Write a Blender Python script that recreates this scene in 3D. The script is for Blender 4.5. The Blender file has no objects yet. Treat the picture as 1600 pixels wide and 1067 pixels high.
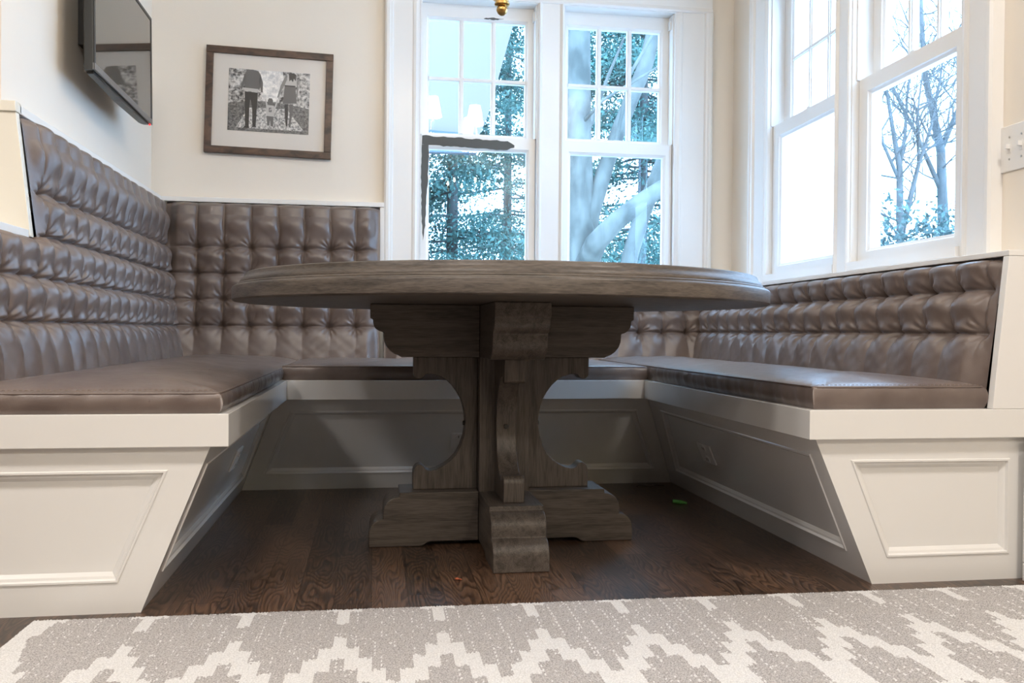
import bpy, math, random
import numpy as np
from mathutils import Vector, Matrix
random.seed(7); RNG = np.random.default_rng(7)
C = bpy.context.scene.collection
PI = math.pi

# ------------------------------------------------------------------ camera
yaw, pitch, roll, foc = .1559, -.0105, .0081, 1384.5
cy, sy, cp, sp = math.cos(yaw), math.sin(yaw), math.cos(pitch), math.sin(pitch)
cr, sr = math.cos(roll), math.sin(roll)
r0 = Vector((cy, -sy, 0)); fw = Vector((sy*cp, cy*cp, sp)); u0 = Vector((-sy*sp, -cy*sp, cp))
rt = r0*cr + u0*sr; upv = u0*cr - r0*sr
cd = bpy.data.cameras.new('camera'); cam = bpy.data.objects.new('camera', cd); C.objects.link(cam)
cam.matrix_world = Matrix(((rt.x, upv.x, -fw.x, 0), (rt.y, upv.y, -fw.y, 0), (rt.z, upv.z, -fw.z, .6), (0, 0, 0, 1)))
cd.sensor_width = 36; cd.lens = foc*36/1600; cd.clip_start = .05; cd.clip_end = 200
bpy.context.scene.camera = cam

# ------------------------------------------------------------------ world, exposure, lights
vs = bpy.context.scene.view_settings
vs.view_transform = 'Standard'; vs.look = 'None'; vs.gamma = 1; vs.use_curve_mapping = False; vs.exposure = 0.0
w = bpy.data.worlds.new('world'); bpy.context.scene.world = w; w.use_nodes = True
bg = w.node_tree.nodes['Background']; bg.inputs[0].default_value = (.42, .66, 1, 1); bg.inputs[1].default_value = 12

def area(name, loc, size, power, col, rot=(0, 0, 0)):
    l = bpy.data.lights.new(name, 'AREA'); l.shape = 'DISK'; l.size = size; l.energy = power; l.color = col
    o = bpy.data.objects.new(name, l); C.objects.link(o); o.location = loc; o.rotation_euler = rot
    return o
WARM = (1, .93, .87)
FILL_XY = [(-1.9, .8), (-.4, .8), (1.49, .8), (-1.9, -1.6), (-.4, -1.6), (1.1, -1.6)]  # added ceiling lamps that fill the room with light, none in view
for i, (x, y) in enumerate(FILL_XY):
    area('room_fill_light', (x, y, 2.66), .35, 26, WARM)

# ------------------------------------------------------------------ helpers
def tag(o, label=None, cat=None, group=None, kind=None):
    if label: o['label'] = label
    if cat: o['category'] = cat
    if group: o['group'] = group
    if kind: o['kind'] = kind
    return o
def empty(name, loc, label=None, cat=None, group=None, kind=None):
    o = bpy.data.objects.new(name, None); C.objects.link(o); o.location = loc; o.empty_display_size = .05
    return tag(o, label, cat, group, kind)
def setpar(o, parent):
    if parent is not None:
        o.parent = parent
        o.matrix_parent_inverse = Matrix.Translation(parent.location).inverted()
def lerp(a, b_, t): return a+(b_-a)*t
class MB:
    def __init__(s): s.v = []; s.f = []; s.m = []
    def add(s, vs_, fs, mi=0):
        b = len(s.v); s.v += [tuple(map(float, p)) for p in vs_]
        s.f += [tuple(b+i for i in f) for f in fs]; s.m += [mi]*len(fs); return s
    def box(s, x0, x1, y0, y1, z0, z1, M=None, mi=0):
        P = [(x, y, z) for z in (z0, z1) for y in (y0, y1) for x in (x0, x1)]
        if M is not None: P = [M @ Vector(p) for p in P]
        return s.add(P, [(0, 2, 3, 1), (4, 5, 7, 6), (0, 1, 5, 4), (2, 6, 7, 3), (0, 4, 6, 2), (1, 3, 7, 5)], mi)
    def prism(s, pts, fn, a, b, mi=0):
        """polygon pts (2d) extruded: fn(p, t) -> 3d for t=a and t=b"""
        n = len(pts); A = [fn(p, a) for p in pts]; B = [fn(p, b) for p in pts]
        return s.add(A+B, [tuple(range(n))[::-1], tuple(range(n, 2*n))] + [(i, (i+1) % n, n+(i+1) % n, n+i) for i in range(n)], mi)
    def tube(s, path, rad, n=10, cap=True, mi=0):
        path = [Vector(p) for p in path]; k = len(path)
        if not hasattr(rad, '__len__'): rad = [rad]*k
        V = []; prev = None
        for i, p in enumerate(path):
            t = (path[min(i+1, k-1)] - path[max(i-1, 0)]).normalized()
            if prev is None:
                a = t.orthogonal().normalized()
            else:
                a = (prev - t*prev.dot(t)).normalized()
            prev = a; b = t.cross(a)
            for j in range(n):
                th = 2*PI*j/n; V.append(p + (a*math.cos(th)+b*math.sin(th))*rad[i])
        F = [(i*n+j, i*n+(j+1) % n, (i+1)*n+(j+1) % n, (i+1)*n+j) for i in range(k-1) for j in range(n)]
        if cap: F += [tuple(range(n))[::-1], tuple((k-1)*n+j for j in range(n))]
        return s.add(V, F, mi)
    def lathe(s, prof, n=32, c=(0, 0, 0), mi=0):
        V = []; k = len(prof)
        for (r, z) in prof:
            for j in range(n):
                th = 2*PI*j/n; V.append((c[0]+r*math.cos(th), c[1]+r*math.sin(th), c[2]+z))
        F = [(i*n+j, i*n+(j+1) % n, (i+1)*n+(j+1) % n, (i+1)*n+j) for i in range(k-1) for j in range(n)]
        F += [tuple(range(n))[::-1], tuple((k-1)*n+j for j in range(n))]
        return s.add(V, F, mi)
    def build(s, name, mats, parent=None, smooth=False, bevel=0, seg=2, angle=None):
        me = bpy.data.meshes.new(name); me.from_pydata(s.v, [], s.f); me.update()
        if not isinstance(mats, (list, tuple)): mats = [mats]
        for m in mats: me.materials.append(m)
        if len(mats) > 1: me.polygons.foreach_set('material_index', s.m)
        import bmesh
        bm = bmesh.new(); bm.from_mesh(me); bmesh.ops.recalc_face_normals(bm, faces=bm.faces); bm.to_mesh(me); bm.free()
        o = bpy.data.objects.new(name, me); C.objects.link(o)
        if smooth: me.polygons.foreach_set('use_smooth', [True]*len(me.polygons))
        if bevel:
            b = o.modifiers.new('bevel', 'BEVEL'); b.width = bevel; b.segments = seg; b.limit_method = 'ANGLE'; b.angle_limit = math.radians(35)
            me.polygons.foreach_set('use_smooth', [True]*len(me.polygons))
            wn = o.modifiers.new('wn', 'WEIGHTED_NORMAL'); wn.keep_sharp = True
        if angle:
            me.polygons.foreach_set('use_smooth', [True]*len(me.polygons))
            for e in me.edges: pass
            es = o.modifiers.new('es', 'EDGE_SPLIT'); es.split_angle = math.radians(angle)
        setpar(o, parent)
        return o
def grid_mesh(name, P, mats, mask=None, matidx=None, parent=None, smooth=True):
    """P: (n,m,3) array of vertices"""
    n, m = P.shape[:2]
    idx = np.arange(n*m).reshape(n, m)
    q = np.stack([idx[:-1, :-1], idx[1:, :-1], idx[1:, 1:], idx[:-1, 1:]], -1).reshape(-1, 4)
    mi = None if matidx is None else matidx.reshape(-1)
    if mask is not None:
        k = mask.reshape(-1); q = q[k]
        if mi is not None: mi = mi[k]
    me = bpy.data.meshes.new(name)
    me.vertices.add(n*m); me.vertices.foreach_set('co', P.reshape(-1).astype(np.float32))
    me.loops.add(len(q)*4); me.loops.foreach_set('vertex_index', q.reshape(-1).astype(np.int32))
    me.polygons.add(len(q)); me.polygons.foreach_set('loop_start', np.arange(0, len(q)*4, 4, dtype=np.int32))
    me.polygons.foreach_set('loop_total', np.full(len(q), 4, dtype=np.int32))
    if smooth: me.polygons.foreach_set('use_smooth', np.ones(len(q), dtype=bool))
    for mt in (mats if isinstance(mats, (list, tuple)) else [mats]): me.materials.append(mt)
    if mi is not None: me.polygons.foreach_set('material_index', mi.astype(np.int32))
    me.update(calc_edges=True); me.validate()
    o = bpy.data.objects.new(name, me); C.objects.link(o); setpar(o, parent)
    return o

# ------------------------------------------------------------------ materials
def mat(name, col=(.8, .8, .8), rough=.5, metal=0, spec=.5, coat=0, emit=None, es=0):
    m = bpy.data.materials.new(name); m.use_nodes = True; b = m.node_tree.nodes['Principled BSDF']
    b.inputs['Base Color'].default_value = (*col, 1); b.inputs['Roughness'].default_value = rough
    b.inputs['Metallic'].default_value = metal; b.inputs['Specular IOR Level'].default_value = spec
    b.inputs['Coat Weight'].default_value = coat
    if emit: b.inputs['Emission Color'].default_value = (*emit, 1); b.inputs['Emission Strength'].default_value = es
    return m
def nodes(m): return m.node_tree.nodes, m.node_tree.links, m.node_tree.nodes['Principled BSDF']
def N(nt, t, **kw):
    n = nt.new(t)
    for k, v in kw.items():
        if k in n.inputs: n.inputs[k].default_value = v
        else: setattr(n, k, v)
    return n
def mapped(m, scale, coord='Object'):
    nt, L, b = nodes(m); tc = nt.new('ShaderNodeTexCoord'); mp = nt.new('ShaderNodeMapping')
    mp.inputs['Scale'].default_value = scale; L.new(tc.outputs[coord], mp.inputs[0]); return mp.outputs[0]
def ramp(nt, stops):
    r = nt.new('ShaderNodeValToRGB'); e = r.color_ramp.elements
    e[0].position, e[0].color = stops[0][0], (*stops[0][1], 1)
    e[1].position, e[1].color = stops[-1][0], (*stops[-1][1], 1)
    for p, c in stops[1:-1]:
        x = e.new(p); x.color = (*c, 1)
    return r
def bump(m, hsock, strength, dist):
    nt, L, b = nodes(m); bp = nt.new('ShaderNodeBump'); bp.inputs['Strength'].default_value = strength; bp.inputs['Distance'].default_value = dist
    L.new(hsock, bp.inputs['Height']); L.new(bp.outputs[0], b.inputs['Normal'])
def wall_paint(name, col, rough=.55):
    m = mat(name, col, rough); nt, L, b = nodes(m)
    n = N(nt, 'ShaderNodeTexNoise', Scale=160, Detail=3); L.new(mapped(m, (1, 1, 1)), n.inputs['Vector'])
    bump(m, n.outputs[0], .02 if rough < .5 else .06, .002); return m
M_wall = wall_paint('cream_wall_paint', (.84, .775, .685))
M_rear = wall_paint('darkened_rear_wall', (.34, .31, .28))  # unseen walls, tone darkened to cut bounce light under the table
M_ceil = wall_paint('ceiling_paint', (.82, .80, .76), .7)
M_white = wall_paint('white_gloss_paint', (.80, .79, .765), .14)
M_trim = wall_paint('white_trim_paint', (.83, .82, .80), .3)
M_panel = wall_paint('cream_panel_paint', (.80, .77, .68), .35)

def leather():
    m = mat('brown_leather', (.10, .07, .06), .36, spec=.55); nt, L, b = nodes(m)
    v = mapped(m, (1, 1, 1))
    n1 = N(nt, 'ShaderNodeTexNoise', Scale=9, Detail=4); L.new(v, n1.inputs['Vector'])
    rp = ramp(nt, [(.3, (.125, .094, .082)), (.7, (.190, .150, .132))]); L.new(n1.outputs[0], rp.inputs[0]); L.new(rp.outputs[0], b.inputs['Base Color'])
    n2 = N(nt, 'ShaderNodeTexVoronoi', Scale=650); L.new(v, n2.inputs['Vector'])
    n3 = N(nt, 'ShaderNodeTexNoise', Scale=60, Detail=3); L.new(v, n3.inputs['Vector'])
    ad = N(nt, 'ShaderNodeMath', operation='MULTIPLY_ADD'); L.new(n3.outputs[0], ad.inputs[0]); ad.inputs[1].default_value = 1.6; L.new(n2.outputs[0], ad.inputs[2])
    bump(m, ad.outputs[0], .16, .0010)
    rr = N(nt, 'ShaderNodeMapRange'); rr.inputs[3].default_value = .24; rr.inputs[4].default_value = .38; L.new(n3.outputs[0], rr.inputs[0]); L.new(rr.outputs[0], b.inputs['Roughness'])
    return m
M_leather = leather()
M_welt = mat('dark_brown_piping', (.035, .024, .021), .5)
M_thread = mat('tan_thread', (.20, .15, .12), .7)

def oak(name, axis, cyl=False, c0=(.028, .023, .0195), c1=(.120, .099, .083)):
    m = mat(name, (.15, .12, .1), .42, spec=.4); nt, L, b = nodes(m)
    if cyl:
        tc = nt.new('ShaderNodeTexCoord'); s = nt.new('ShaderNodeSeparateXYZ'); L.new(tc.outputs['Object'], s.inputs[0])
        at = N(nt, 'ShaderNodeMath', operation='ARCTAN2'); L.new(s.outputs[1], at.inputs[0]); L.new(s.outputs[0], at.inputs[1])
        ln = N(nt, 'ShaderNodeVectorMath', operation='LENGTH'); cb0 = nt.new('ShaderNodeCombineXYZ'); L.new(s.outputs[0], cb0.inputs[0]); L.new(s.outputs[1], cb0.inputs[1]); L.new(cb0.outputs[0], ln.inputs[0])
        cb = nt.new('ShaderNodeCombineXYZ'); L.new(at.outputs[0], cb.inputs[0]); L.new(ln.outputs['Value'], cb.inputs[1]); L.new(s.outputs[2], cb.inputs[2])
        mp = nt.new('ShaderNodeMapping'); mp.inputs['Scale'].default_value = (5, 55, 55); L.new(cb.outputs[0], mp.inputs[0]); v = mp.outputs[0]
        mp2 = nt.new('ShaderNodeMapping'); mp2.inputs['Scale'].default_value = (40, 420, 420); L.new(cb.outputs[0], mp2.inputs[0]); v2 = mp2.outputs[0]
    else:
        sc = [60, 60, 60]; sc[axis] = 4; v = mapped(m, sc)
        sc = [420, 420, 420]; sc[axis] = 22; v2 = mapped(m, sc)
    n1 = N(nt, 'ShaderNodeTexNoise', Scale=1, Detail=6, Roughness=.6, Distortion=.6); L.new(v, n1.inputs['Vector'])
    n2 = N(nt, 'ShaderNodeTexNoise', Scale=1, Detail=3); L.new(v2, n2.inputs['Vector'])
    mx = N(nt, 'ShaderNodeMath', operation='MULTIPLY_ADD'); L.new(n2.outputs[0], mx.inputs[0]); mx.inputs[1].default_value = .7; L.new(n1.outputs[0], mx.inputs[2])
    rp = ramp(nt, [(.55, c0), (1.0, c1)]); L.new(mx.outputs[0], rp.inputs[0]); L.new(rp.outputs[0], b.inputs['Base Color'])
    bump(m, mx.outputs[0], .35, .0012)
    return m
M_oak_x = oak('grey_oak_radial_grain', 0); M_oak_z = oak('grey_oak_upright_grain', 2); M_oak_c = oak('grey_oak_rim_grain', 0, True)

def floor_mat():
    m = mat('dark_oak_floor', (.03, .02, .015), .28, spec=.5); nt, L, b = nodes(m)
    tc = nt.new('ShaderNodeTexCoord'); s = nt.new('ShaderNodeSeparateXYZ'); L.new(tc.outputs['Object'], s.inputs[0])
    pw = .082
    xs = N(nt, 'ShaderNodeMath', operation='DIVIDE'); L.new(s.outputs[0], xs.inputs[0]); xs.inputs[1].default_value = pw
    fl = N(nt, 'ShaderNodeMath', operation='FLOOR'); L.new(xs.outputs[0], fl.inputs[0])
    fr = N(nt, 'ShaderNodeMath', operation='FRACT'); L.new(xs.outputs[0], fr.inputs[0])
    wn = N(nt, 'ShaderNodeTexWhiteNoise', noise_dimensions='1D'); L.new(fl.outputs[0], wn.inputs['W'])
    yo = N(nt, 'ShaderNodeMath', operation='MULTIPLY_ADD'); L.new(wn.outputs['Value'], yo.inputs[0]); yo.inputs[1].default_value = 3.1; L.new(s.outputs[1], yo.inputs[2])
    ys = N(nt, 'ShaderNodeMath', operation='DIVIDE'); L.new(yo.outputs[0], ys.inputs[0]); ys.inputs[1].default_value = .62
    yf = N(nt, 'ShaderNodeMath', operation='FLOOR'); L.new(ys.outputs[0], yf.inputs[0]); yr = N(nt, 'ShaderNodeMath', operation='FRACT'); L.new(ys.outputs[0], yr.inputs[0])
    idc = nt.new('ShaderNodeCombineXYZ'); L.new(fl.outputs[0], idc.inputs[0]); L.new(yf.outputs[0], idc.inputs[1])
    w2 = N(nt, 'ShaderNodeTexWhiteNoise', noise_dimensions='3D'); L.new(idc.outputs[0], w2.inputs['Vector'])
    off = N(nt, 'ShaderNodeVectorMath', operation='SCALE'); L.new(w2.outputs['Color'], off.inputs[0]); off.inputs['Scale'].default_value = 20
    av = N(nt, 'ShaderNodeVectorMath', operation='ADD'); L.new(tc.outputs['Object'], av.inputs[0]); L.new(off.outputs[0], av.inputs[1])
    mp = nt.new('ShaderNodeMapping'); mp.inputs['Scale'].default_value = (1, .16, 1); L.new(av.outputs[0], mp.inputs[0])
    nz = N(nt, 'ShaderNodeTexNoise', Scale=11, Detail=1.5, Roughness=.5); L.new(mp.outputs[0], nz.inputs['Vector'])
    mu = N(nt, 'ShaderNodeMath', operation='MULTIPLY'); L.new(nz.outputs[0], mu.inputs[0]); mu.inputs[1].default_value = 34
    sn = N(nt, 'ShaderNodeMath', operation='FRACT'); L.new(mu.outputs[0], sn.inputs[0])
    pr = ramp(nt, [(0, (1, 1, 1)), (.35, (.85, .85, .85)), (.8, (.25, .25, .25)), (1, (1, 1, 1))]); L.new(sn.outputs[0], pr.inputs[0])
    fn = N(nt, 'ShaderNodeTexNoise', Scale=1, Detail=3); mp3 = nt.new('ShaderNodeMapping'); mp3.inputs['Scale'].default_value = (300, 14, 1); L.new(av.outputs[0], mp3.inputs[0]); L.new(mp3.outputs[0], fn.inputs['Vector'])
    mm = N(nt, 'ShaderNodeMath', operation='MULTIPLY'); L.new(pr.outputs[0], mm.inputs[0]); L.new(fn.outputs[0], mm.inputs[1])
    tone = N(nt, 'ShaderNodeMath', operation='MULTIPLY_ADD'); L.new(w2.outputs['Value'], tone.inputs[0]); tone.inputs[1].default_value = .30; L.new(mm.outputs[0], tone.inputs[2])
    rp = ramp(nt, [(.14, (.008, .0045, .003)), (.40, (.050, .027, .016)), (.75, (.145, .080, .048))]); L.new(tone.outputs[0], rp.inputs[0])
    # joints
    e1 = N(nt, 'ShaderNodeMath', operation='COMPARE'); L.new(fr.outputs[0], e1.inputs[0]); e1.inputs[1].default_value = 0; e1.inputs[2].default_value = .018
    e2 = N(nt, 'ShaderNodeMath', operation='COMPARE'); L.new(yr.outputs[0], e2.inputs[0]); e2.inputs[1].default_value = 0; e2.inputs[2].default_value = .003
    ee = N(nt, 'ShaderNodeMath', operation='MAXIMUM'); L.new(e1.outputs[0], ee.inputs[0]); L.new(e2.outputs[0], ee.inputs[1])
    mix = nt.new('ShaderNodeMix'); mix.data_type = 'RGBA'; L.new(ee.outputs[0], mix.inputs[0]); L.new(rp.outputs[0], mix.inputs[6]); mix.inputs[7].default_value = (.006, .004, .003, 1)
    L.new(mix.outputs[2], b.inputs['Base Color'])
    bump(m, mm.outputs[0], .12, .001)
    return m
M_floor = floor_mat()
M_brass = mat('aged_brass', (.55, .36, .13), .3, metal=1)
M_steel = mat('satin_steel', (.5, .5, .48), .35, metal=1)
M_black = mat('black_plastic', (.018, .018, .017), .4)
M_tvgrey = mat('dark_grey_plastic', (.022, .022, .019), .35)
M_silver = mat('grey_tv_strip', (.22, .21, .20), .3, metal=.5)
M_led = mat('red_led', (.8, .02, .02), .4, emit=(1, .03, .03), es=2)
M_screen = mat('tv_screen_glass', (.012, .012, .011), .06, spec=.9, coat=.8)
M_outlet = mat('white_plastic', (.80, .79, .77), .3)
M_slot = mat('dark_slot', (.03, .03, .03), .5)
M_smear = mat('grey_paint_stroke', (.105, .105, .098), .8)
M_peg = mat('black_peg', (.02, .017, .015), .4)

def glass():
    m = bpy.data.materials.new('window_glass'); m.use_nodes = True; nt = m.node_tree.nodes; L = m.node_tree.links; nt.clear()
    o = nt.new('ShaderNodeOutputMaterial'); t = nt.new('ShaderNodeBsdfTransparent'); g = nt.new('ShaderNodeBsdfGlossy'); mx = nt.new('ShaderNodeMixShader'); fr = nt.new('ShaderNodeLayerWeight'); fr.inputs['Blend'].default_value = .5
    t.inputs[0].default_value = (.96, .99, 1, 1); g.inputs['Roughness'].default_value = .01
    pw = N(nt, 'ShaderNodeMath', operation='POWER'); L.new(fr.outputs['Facing'], pw.inputs[0]); pw.inputs[1].default_value = 5
    ma = N(nt, 'ShaderNodeMath', operation='MULTIPLY_ADD'); L.new(pw.outputs[0], ma.inputs[0]); ma.inputs[1].default_value = .92; ma.inputs[2].default_value = .035
    L.new(ma.outputs[0], mx.inputs[0]); L.new(t.outputs[0], mx.inputs[1]); L.new(g.outputs[0], mx.inputs[2]); L.new(mx.outputs[0], o.inputs[0]); return m
M_glass = glass()

# ------------------------------------------------------------------ setting: floor, walls, ceiling
def xwall(y): return 1.749 + .02*(y-4.16)      # inner face of the right wall
MBk = Matrix(((1, 0, 0, 0), (0, 1, 0, 4.16), (0, 0, 1, 0), (0, 0, 0, 1)))          # back wall frame: u right, w outwards
q = 1/math.sqrt(1+.02**2)
MR = Matrix(((-.02*q, q, 0, 1.749), (-q, -.02*q, 0, 4.16), (0, 0, 1, 0), (0, 0, 0, 1)))  # right wall frame
def struct(name, mb, m, parent=None, **kw):
    o = mb.build(name, m, parent, **kw)
    if parent is None: o['kind'] = 'structure'
    return o
struct('floor', MB().box(-3.6, 2.0, -4.6, 4.34, -.06, 0), M_floor)
struct('ceiling', MB().box(-3.6, 2.2, -4.6, 4.34, 2.75, 2.85), M_ceil)
WB = [(.213, .7625), (.893, 1.441)]      # sash openings back wall (u)
WR = [(.440, 1.058), (1.172, 1.79)]     # right wall
ZB, ZT = .862, 2.155
def holed(M, ua, ub, holes, w0=0, w1=.10):
    b = MB(); u = ua
    for (a, c) in holes:
        a -= .006; c += .006; zt_ = ZT+.0055; zb_ = ZB-.031
        b.box(u, a, w0, w1, 0, 2.75, M); b.box(a, c, w0, w1, 0, zb_, M); b.box(a, c, w0, w1, zt_, 2.75, M); u = c
    b.box(u, ub, w0, w1, 0, 2.75, M); return b
struct('wall_back', holed(MBk, -1.6, 1.749, WB), M_wall)
struct('wall_right', holed(MR, 0, 8.7, WR), M_wall)
struct('wall_left', MB().box(-3.5, -.98, 2.545, 4.159, 0, 2.75), M_wall)
struct('wall_rear', MB().box(-3.6, 1.6, -4.7, -4.6, 0, 2.75), M_rear)
struct('wall_side', MB().box(-3.6, -3.5, -4.6, 2.545, 0, 2.75), M_rear)

# casings (profile in u,w; stood upright) --------------------------------------------------
def casing_v(M, ua, ub, z0, z1, mirror=False, sym=False):
    W = ub-ua
    if sym: prof = [(0, 0), (0, -.026), (.006, -.030), (.012, -.026), (.018, -.020), (W-.018, -.020), (W-.012, -.026), (W-.006, -.030), (W, -.026), (W, 0)]
    else: prof = [(0, 0), (0, -.034), (.008, -.040), (.020, -.040), (.026, -.034), (.034, -.032), (.040, -.022), (W-.034, -.017), (W-.028, -.021), (W-.018, -.023), (W-.010, -.019), (W, -.016), (W, 0)]
    if mirror: prof = [(W-a, b) for a, b in prof]
    return MB().prism([(ua+a, b) for a, b in prof], lambda p, t: M @ Vector((p[0], p[1], t)), z0, z1)
k = 0
for M, cas, wins in ((MBk, [(.048, .208, 0, 0), (.7675, .888, 0, 1), (1.446, 1.628, 1, 0)], WB), (MR, [(.275, .435, 0, 0), (1.063, 1.167, 0, 1), (1.795, 1.955, 1, 0)], WR)):
    for (a, b_, mi, sy_) in cas:
        k += 1; struct('trim_%d' % k, casing_v(M, a, b_, .82, ZT+.004, bool(mi), bool(sy_)), M_trim)
    k += 1
    hb = MB(); ua, ub = cas[0][0], cas[-1][1]
    hb.prism([(-0., ZT+.004), (-.026, ZT+.004), (-.030, ZT+.012), (-.022, ZT+.03), (-.022, ZT+.12), (-.034, ZT+.13), (-.045, ZT+.16), (0, ZT+.16)], lambda p, t: M @ Vector((t, p[0], p[1])), ua, ub)
    struct('trim_%d' % k, hb, M_trim)
    for (a, b_) in wins:       # jamb liner of each opening
        k += 1; t = .0045
        jb = MB().box(a-t, a, -.016, .0995, ZB, ZT, M).box(b_, b_+t, -.016, .0995, ZB, ZT, M).box(a-t, b_+t, -.016, .0995, ZT, ZT+.004, M).box(a-t, b_+t, -.03, .12, ZB-.03, ZB, M)
        struct('trim_%d' % k, jb, M_trim)

# windows ---------------------------------------------------------------------------------
def ring(b, M, uo0, uo1, zo0, zo1, ui0, ui1, zi0, zi1, w0, w1, cham=.006):
    """a mitred sash frame with a small moulded slope towards the glass"""
    O = [(uo0, zo0), (uo1, zo0), (uo1, zo1), (uo0, zo1)]; I = [(ui0, zi0), (ui1, zi0), (ui1, zi1), (ui0, zi1)]
    g = .012; I1 = [(ui0-g, zi0-g), (ui1+g, zi0-g), (ui1+g, zi1+g), (ui0-g, zi1+g)]
    g2 = .009; I2 = [(ui0-g2, zi0-g2), (ui1+g2, zi0-g2), (ui1+g2, zi1+g2), (ui0-g2, zi1+g2)]
    wm = (w0+w1)/2
    L_ = [(O, w1), (O, w0), (I1, w0), (I2, w0+.004), (I, w0+.010), (I, w1)]
    V = [M @ Vector((p[0], ww, p[1])) for (P, ww) in L_ for p in P]
    F = []
    for i in range(len(L_)):
        j = (i+1) % len(L_)
        for e in range(4): F.append((i*4+e, i*4+(e+1) % 4, j*4+(e+1) % 4, j*4+e))
    b.add(V, F)
def window(n, M, a, b_, gl, gu, loc):
    root = empty('window_%d' % n, loc, kind='structure')
    lo = MB(); ring(lo, M, a+.003, b_-.003, ZB, 1.521, gl[0], gl[1], .909, 1.457, .010, .046)
    lo_o = lo.build('lower_sash', M_trim, root)
    MB().box(gl[0]-.004, gl[1]+.004, .026, .030, .905, 1.461, M).build('glass_pane', M_glass, lo_o)
    up_ = MB(); ring(up_, M, a+.003, b_-.003, 1.50, ZT, gu[0], gu[1], 1.545, 2.082, .060, .096)
    u0_, u1_ = gu; dz = .009
    up_o = up_.build('upper_sash', M_trim, root)
    mt = MB(); P = (u1_-u0_)/3
    for i in (1, 2):
        c = u0_+P*i; mt.box(c-.0105, c+.0105, .068, .092, 1.545, 2.082, M)
        mt.box(c-.006, c+.006, .062, .068, 1.545, 2.082, M)
    mt.box(u0_, u1_, .0675, .0915, 1.801-dz, 1.801+dz, M); mt.box(u0_, u1_, .0625, .0685, 1.801-.006, 1.801+.006, M)
    mt.build('muntin_grid', M_trim, up_o)
    MB().box(gu[0]-.004, gu[1]+.004, .078, .082, 1.541, 2.086, M).build('glass_pane', M_glass, up_o)
    # jamb track behind the sashes and the little track clip
    tr = MB().box(a, a+.006, .0, .098, 1.521, ZT-.002, M).box(b_-.006, b_, .0, .098, 1.521, ZT-.002, M)
    tr.build('jamb_track', M_trim, root)
    MB().box(b_-.014, b_-.006, .022, .05, 2.085, 2.13, M).build('track_clip', M_outlet, root)
    sl = MB().box((a+b_)/2-.03, (a+b_)/2+.03, .018, .044, 1.521, 1.527, M).box((a+b_)/2-.012, (a+b_)/2+.012, .022, .040, 1.527, 1.535, M)
    sl.build('sash_lock', M_trim, root)
window(1, MBk, *WB[0], (.2560, .7184), (.2555, .7175), (.487, 4.17, ZB))
window(2, MBk, *WB[1], (.9343, 1.3960), (.9300, 1.3905), (1.167, 4.17, ZB))
window(3, MR, *WR[0], (.514, .993), (.517, .996), (1.745, 3.41, ZB))
window(4, MR, *WR[1], (1.243, 1.720), (1.240, 1.717), (1.73, 2.68, ZB))
# grey paint strokes on the left window
sm = MB()
def stroke(b, pts, wdt, w_=.0092, th=.001):
    """ragged stroke along pts ((u,z)), widths wdt"""
    Lp = []; Rp = []; n = len(pts)
    for i, (p, wd) in enumerate(zip(pts, wdt)):
        a = pts[max(i-1, 0)]; c = pts[min(i+1, n-1)]; d = Vector((c[0]-a[0], c[1]-a[1])).normalized(); nn = Vector((-d.y, d.x))
        j = random.uniform(-.0022, .0022); jj = random.uniform(-.0022, .0022)
        Lp.append((p[0]+nn.x*(wd/2+j), p[1]+nn.y*(wd/2+j))); Rp.append((p[0]-nn.x*(wd/2+jj), p[1]-nn.y*(wd/2+jj)))
    for i in range(n-1):
        b.prism([Lp[i], Lp[i+1], Rp[i+1], Rp[i]], lambda p, t: MBk @ Vector((p[0], t, p[1])), w_-th, w_+.0008)
nst = 26
stroke(sm, [(.222+.437*i/nst, 1.496-.0005*i) for i in range(nst+1)], [.043+.003*math.sin(i*1.3) for i in range(nst-1)]+[.024, .010])
stroke(sm, [(.2375-.0003*i, 1.4745-.0172*i) for i in range(nst+1)], [.033-.0002*i for i in range(12)]+[.029-.0016*(i) for i in range(13)]+[.004, .002])
tag(sm.build('paint_stroke', M_smear), 'dark grey brushed paint stroke around corner of left back window lower sash', 'paint mark')
s2 = MB(); stroke(s2, [(.515+.095*i/10, 2.096+.0003*i) for i in range(11)], [.002, .004, .006, .007, .008, .009, .008, .008, .006, .004, .002], .0590)
tag(s2.build('paint_streak', M_smear), 'thin grey paint streak on top rail under the brass pendant', 'paint mark')

# ------------------------------------------------------------------ ledges, end panels (trim)
k = 30
def trim(mb, m=M_trim, **kw):
    global k; k += 1; return struct('trim_%d' % k, mb, m, **kw)
trim(MB().box(-.9795, -.929, 2.534, 4.118, 1.169, 1.192).box(-.9795, -.9365, 2.534, 4.118, .45, 1.168), bevel=.002)             # left ledge
trim(MB().box(-.9795, .0475, 4.118, 4.159, 1.169, 1.190).box(.0288, .0475, 4.118, 4.159, .45, 1.168), bevel=.002)      # back ledge and its end stile
# left end panel (faces the camera), slanted edge following the backrest
pp = [(-.931, 1.169), (-.894, .842), (-1.6, .842+.0), (-1.6, 1.169)]
trim(MB().prism(pp, lambda p, t: (p[0], t, p[1]), 2.510, 2.534), M_panel, bevel=.0015)
trim(MB().box(-1.6, -.929, 2.503, 2.5435, 1.1695, 1.197), M_panel, bevel=.002)
# low wall in front of it with its cap
trim(MB().prism([(-1.5, 0.425), (-.86, .425), (-.905, .838), (-1.5, .838)], lambda p, t: (p[0], t, p[1]), 1.949, 1.966).box(-1.5, -.96, 1.967, 2.509, .425, .838).box(-1.5, -.897, 1.949, 2.509, .8385, .860), bevel=.002)
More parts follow.
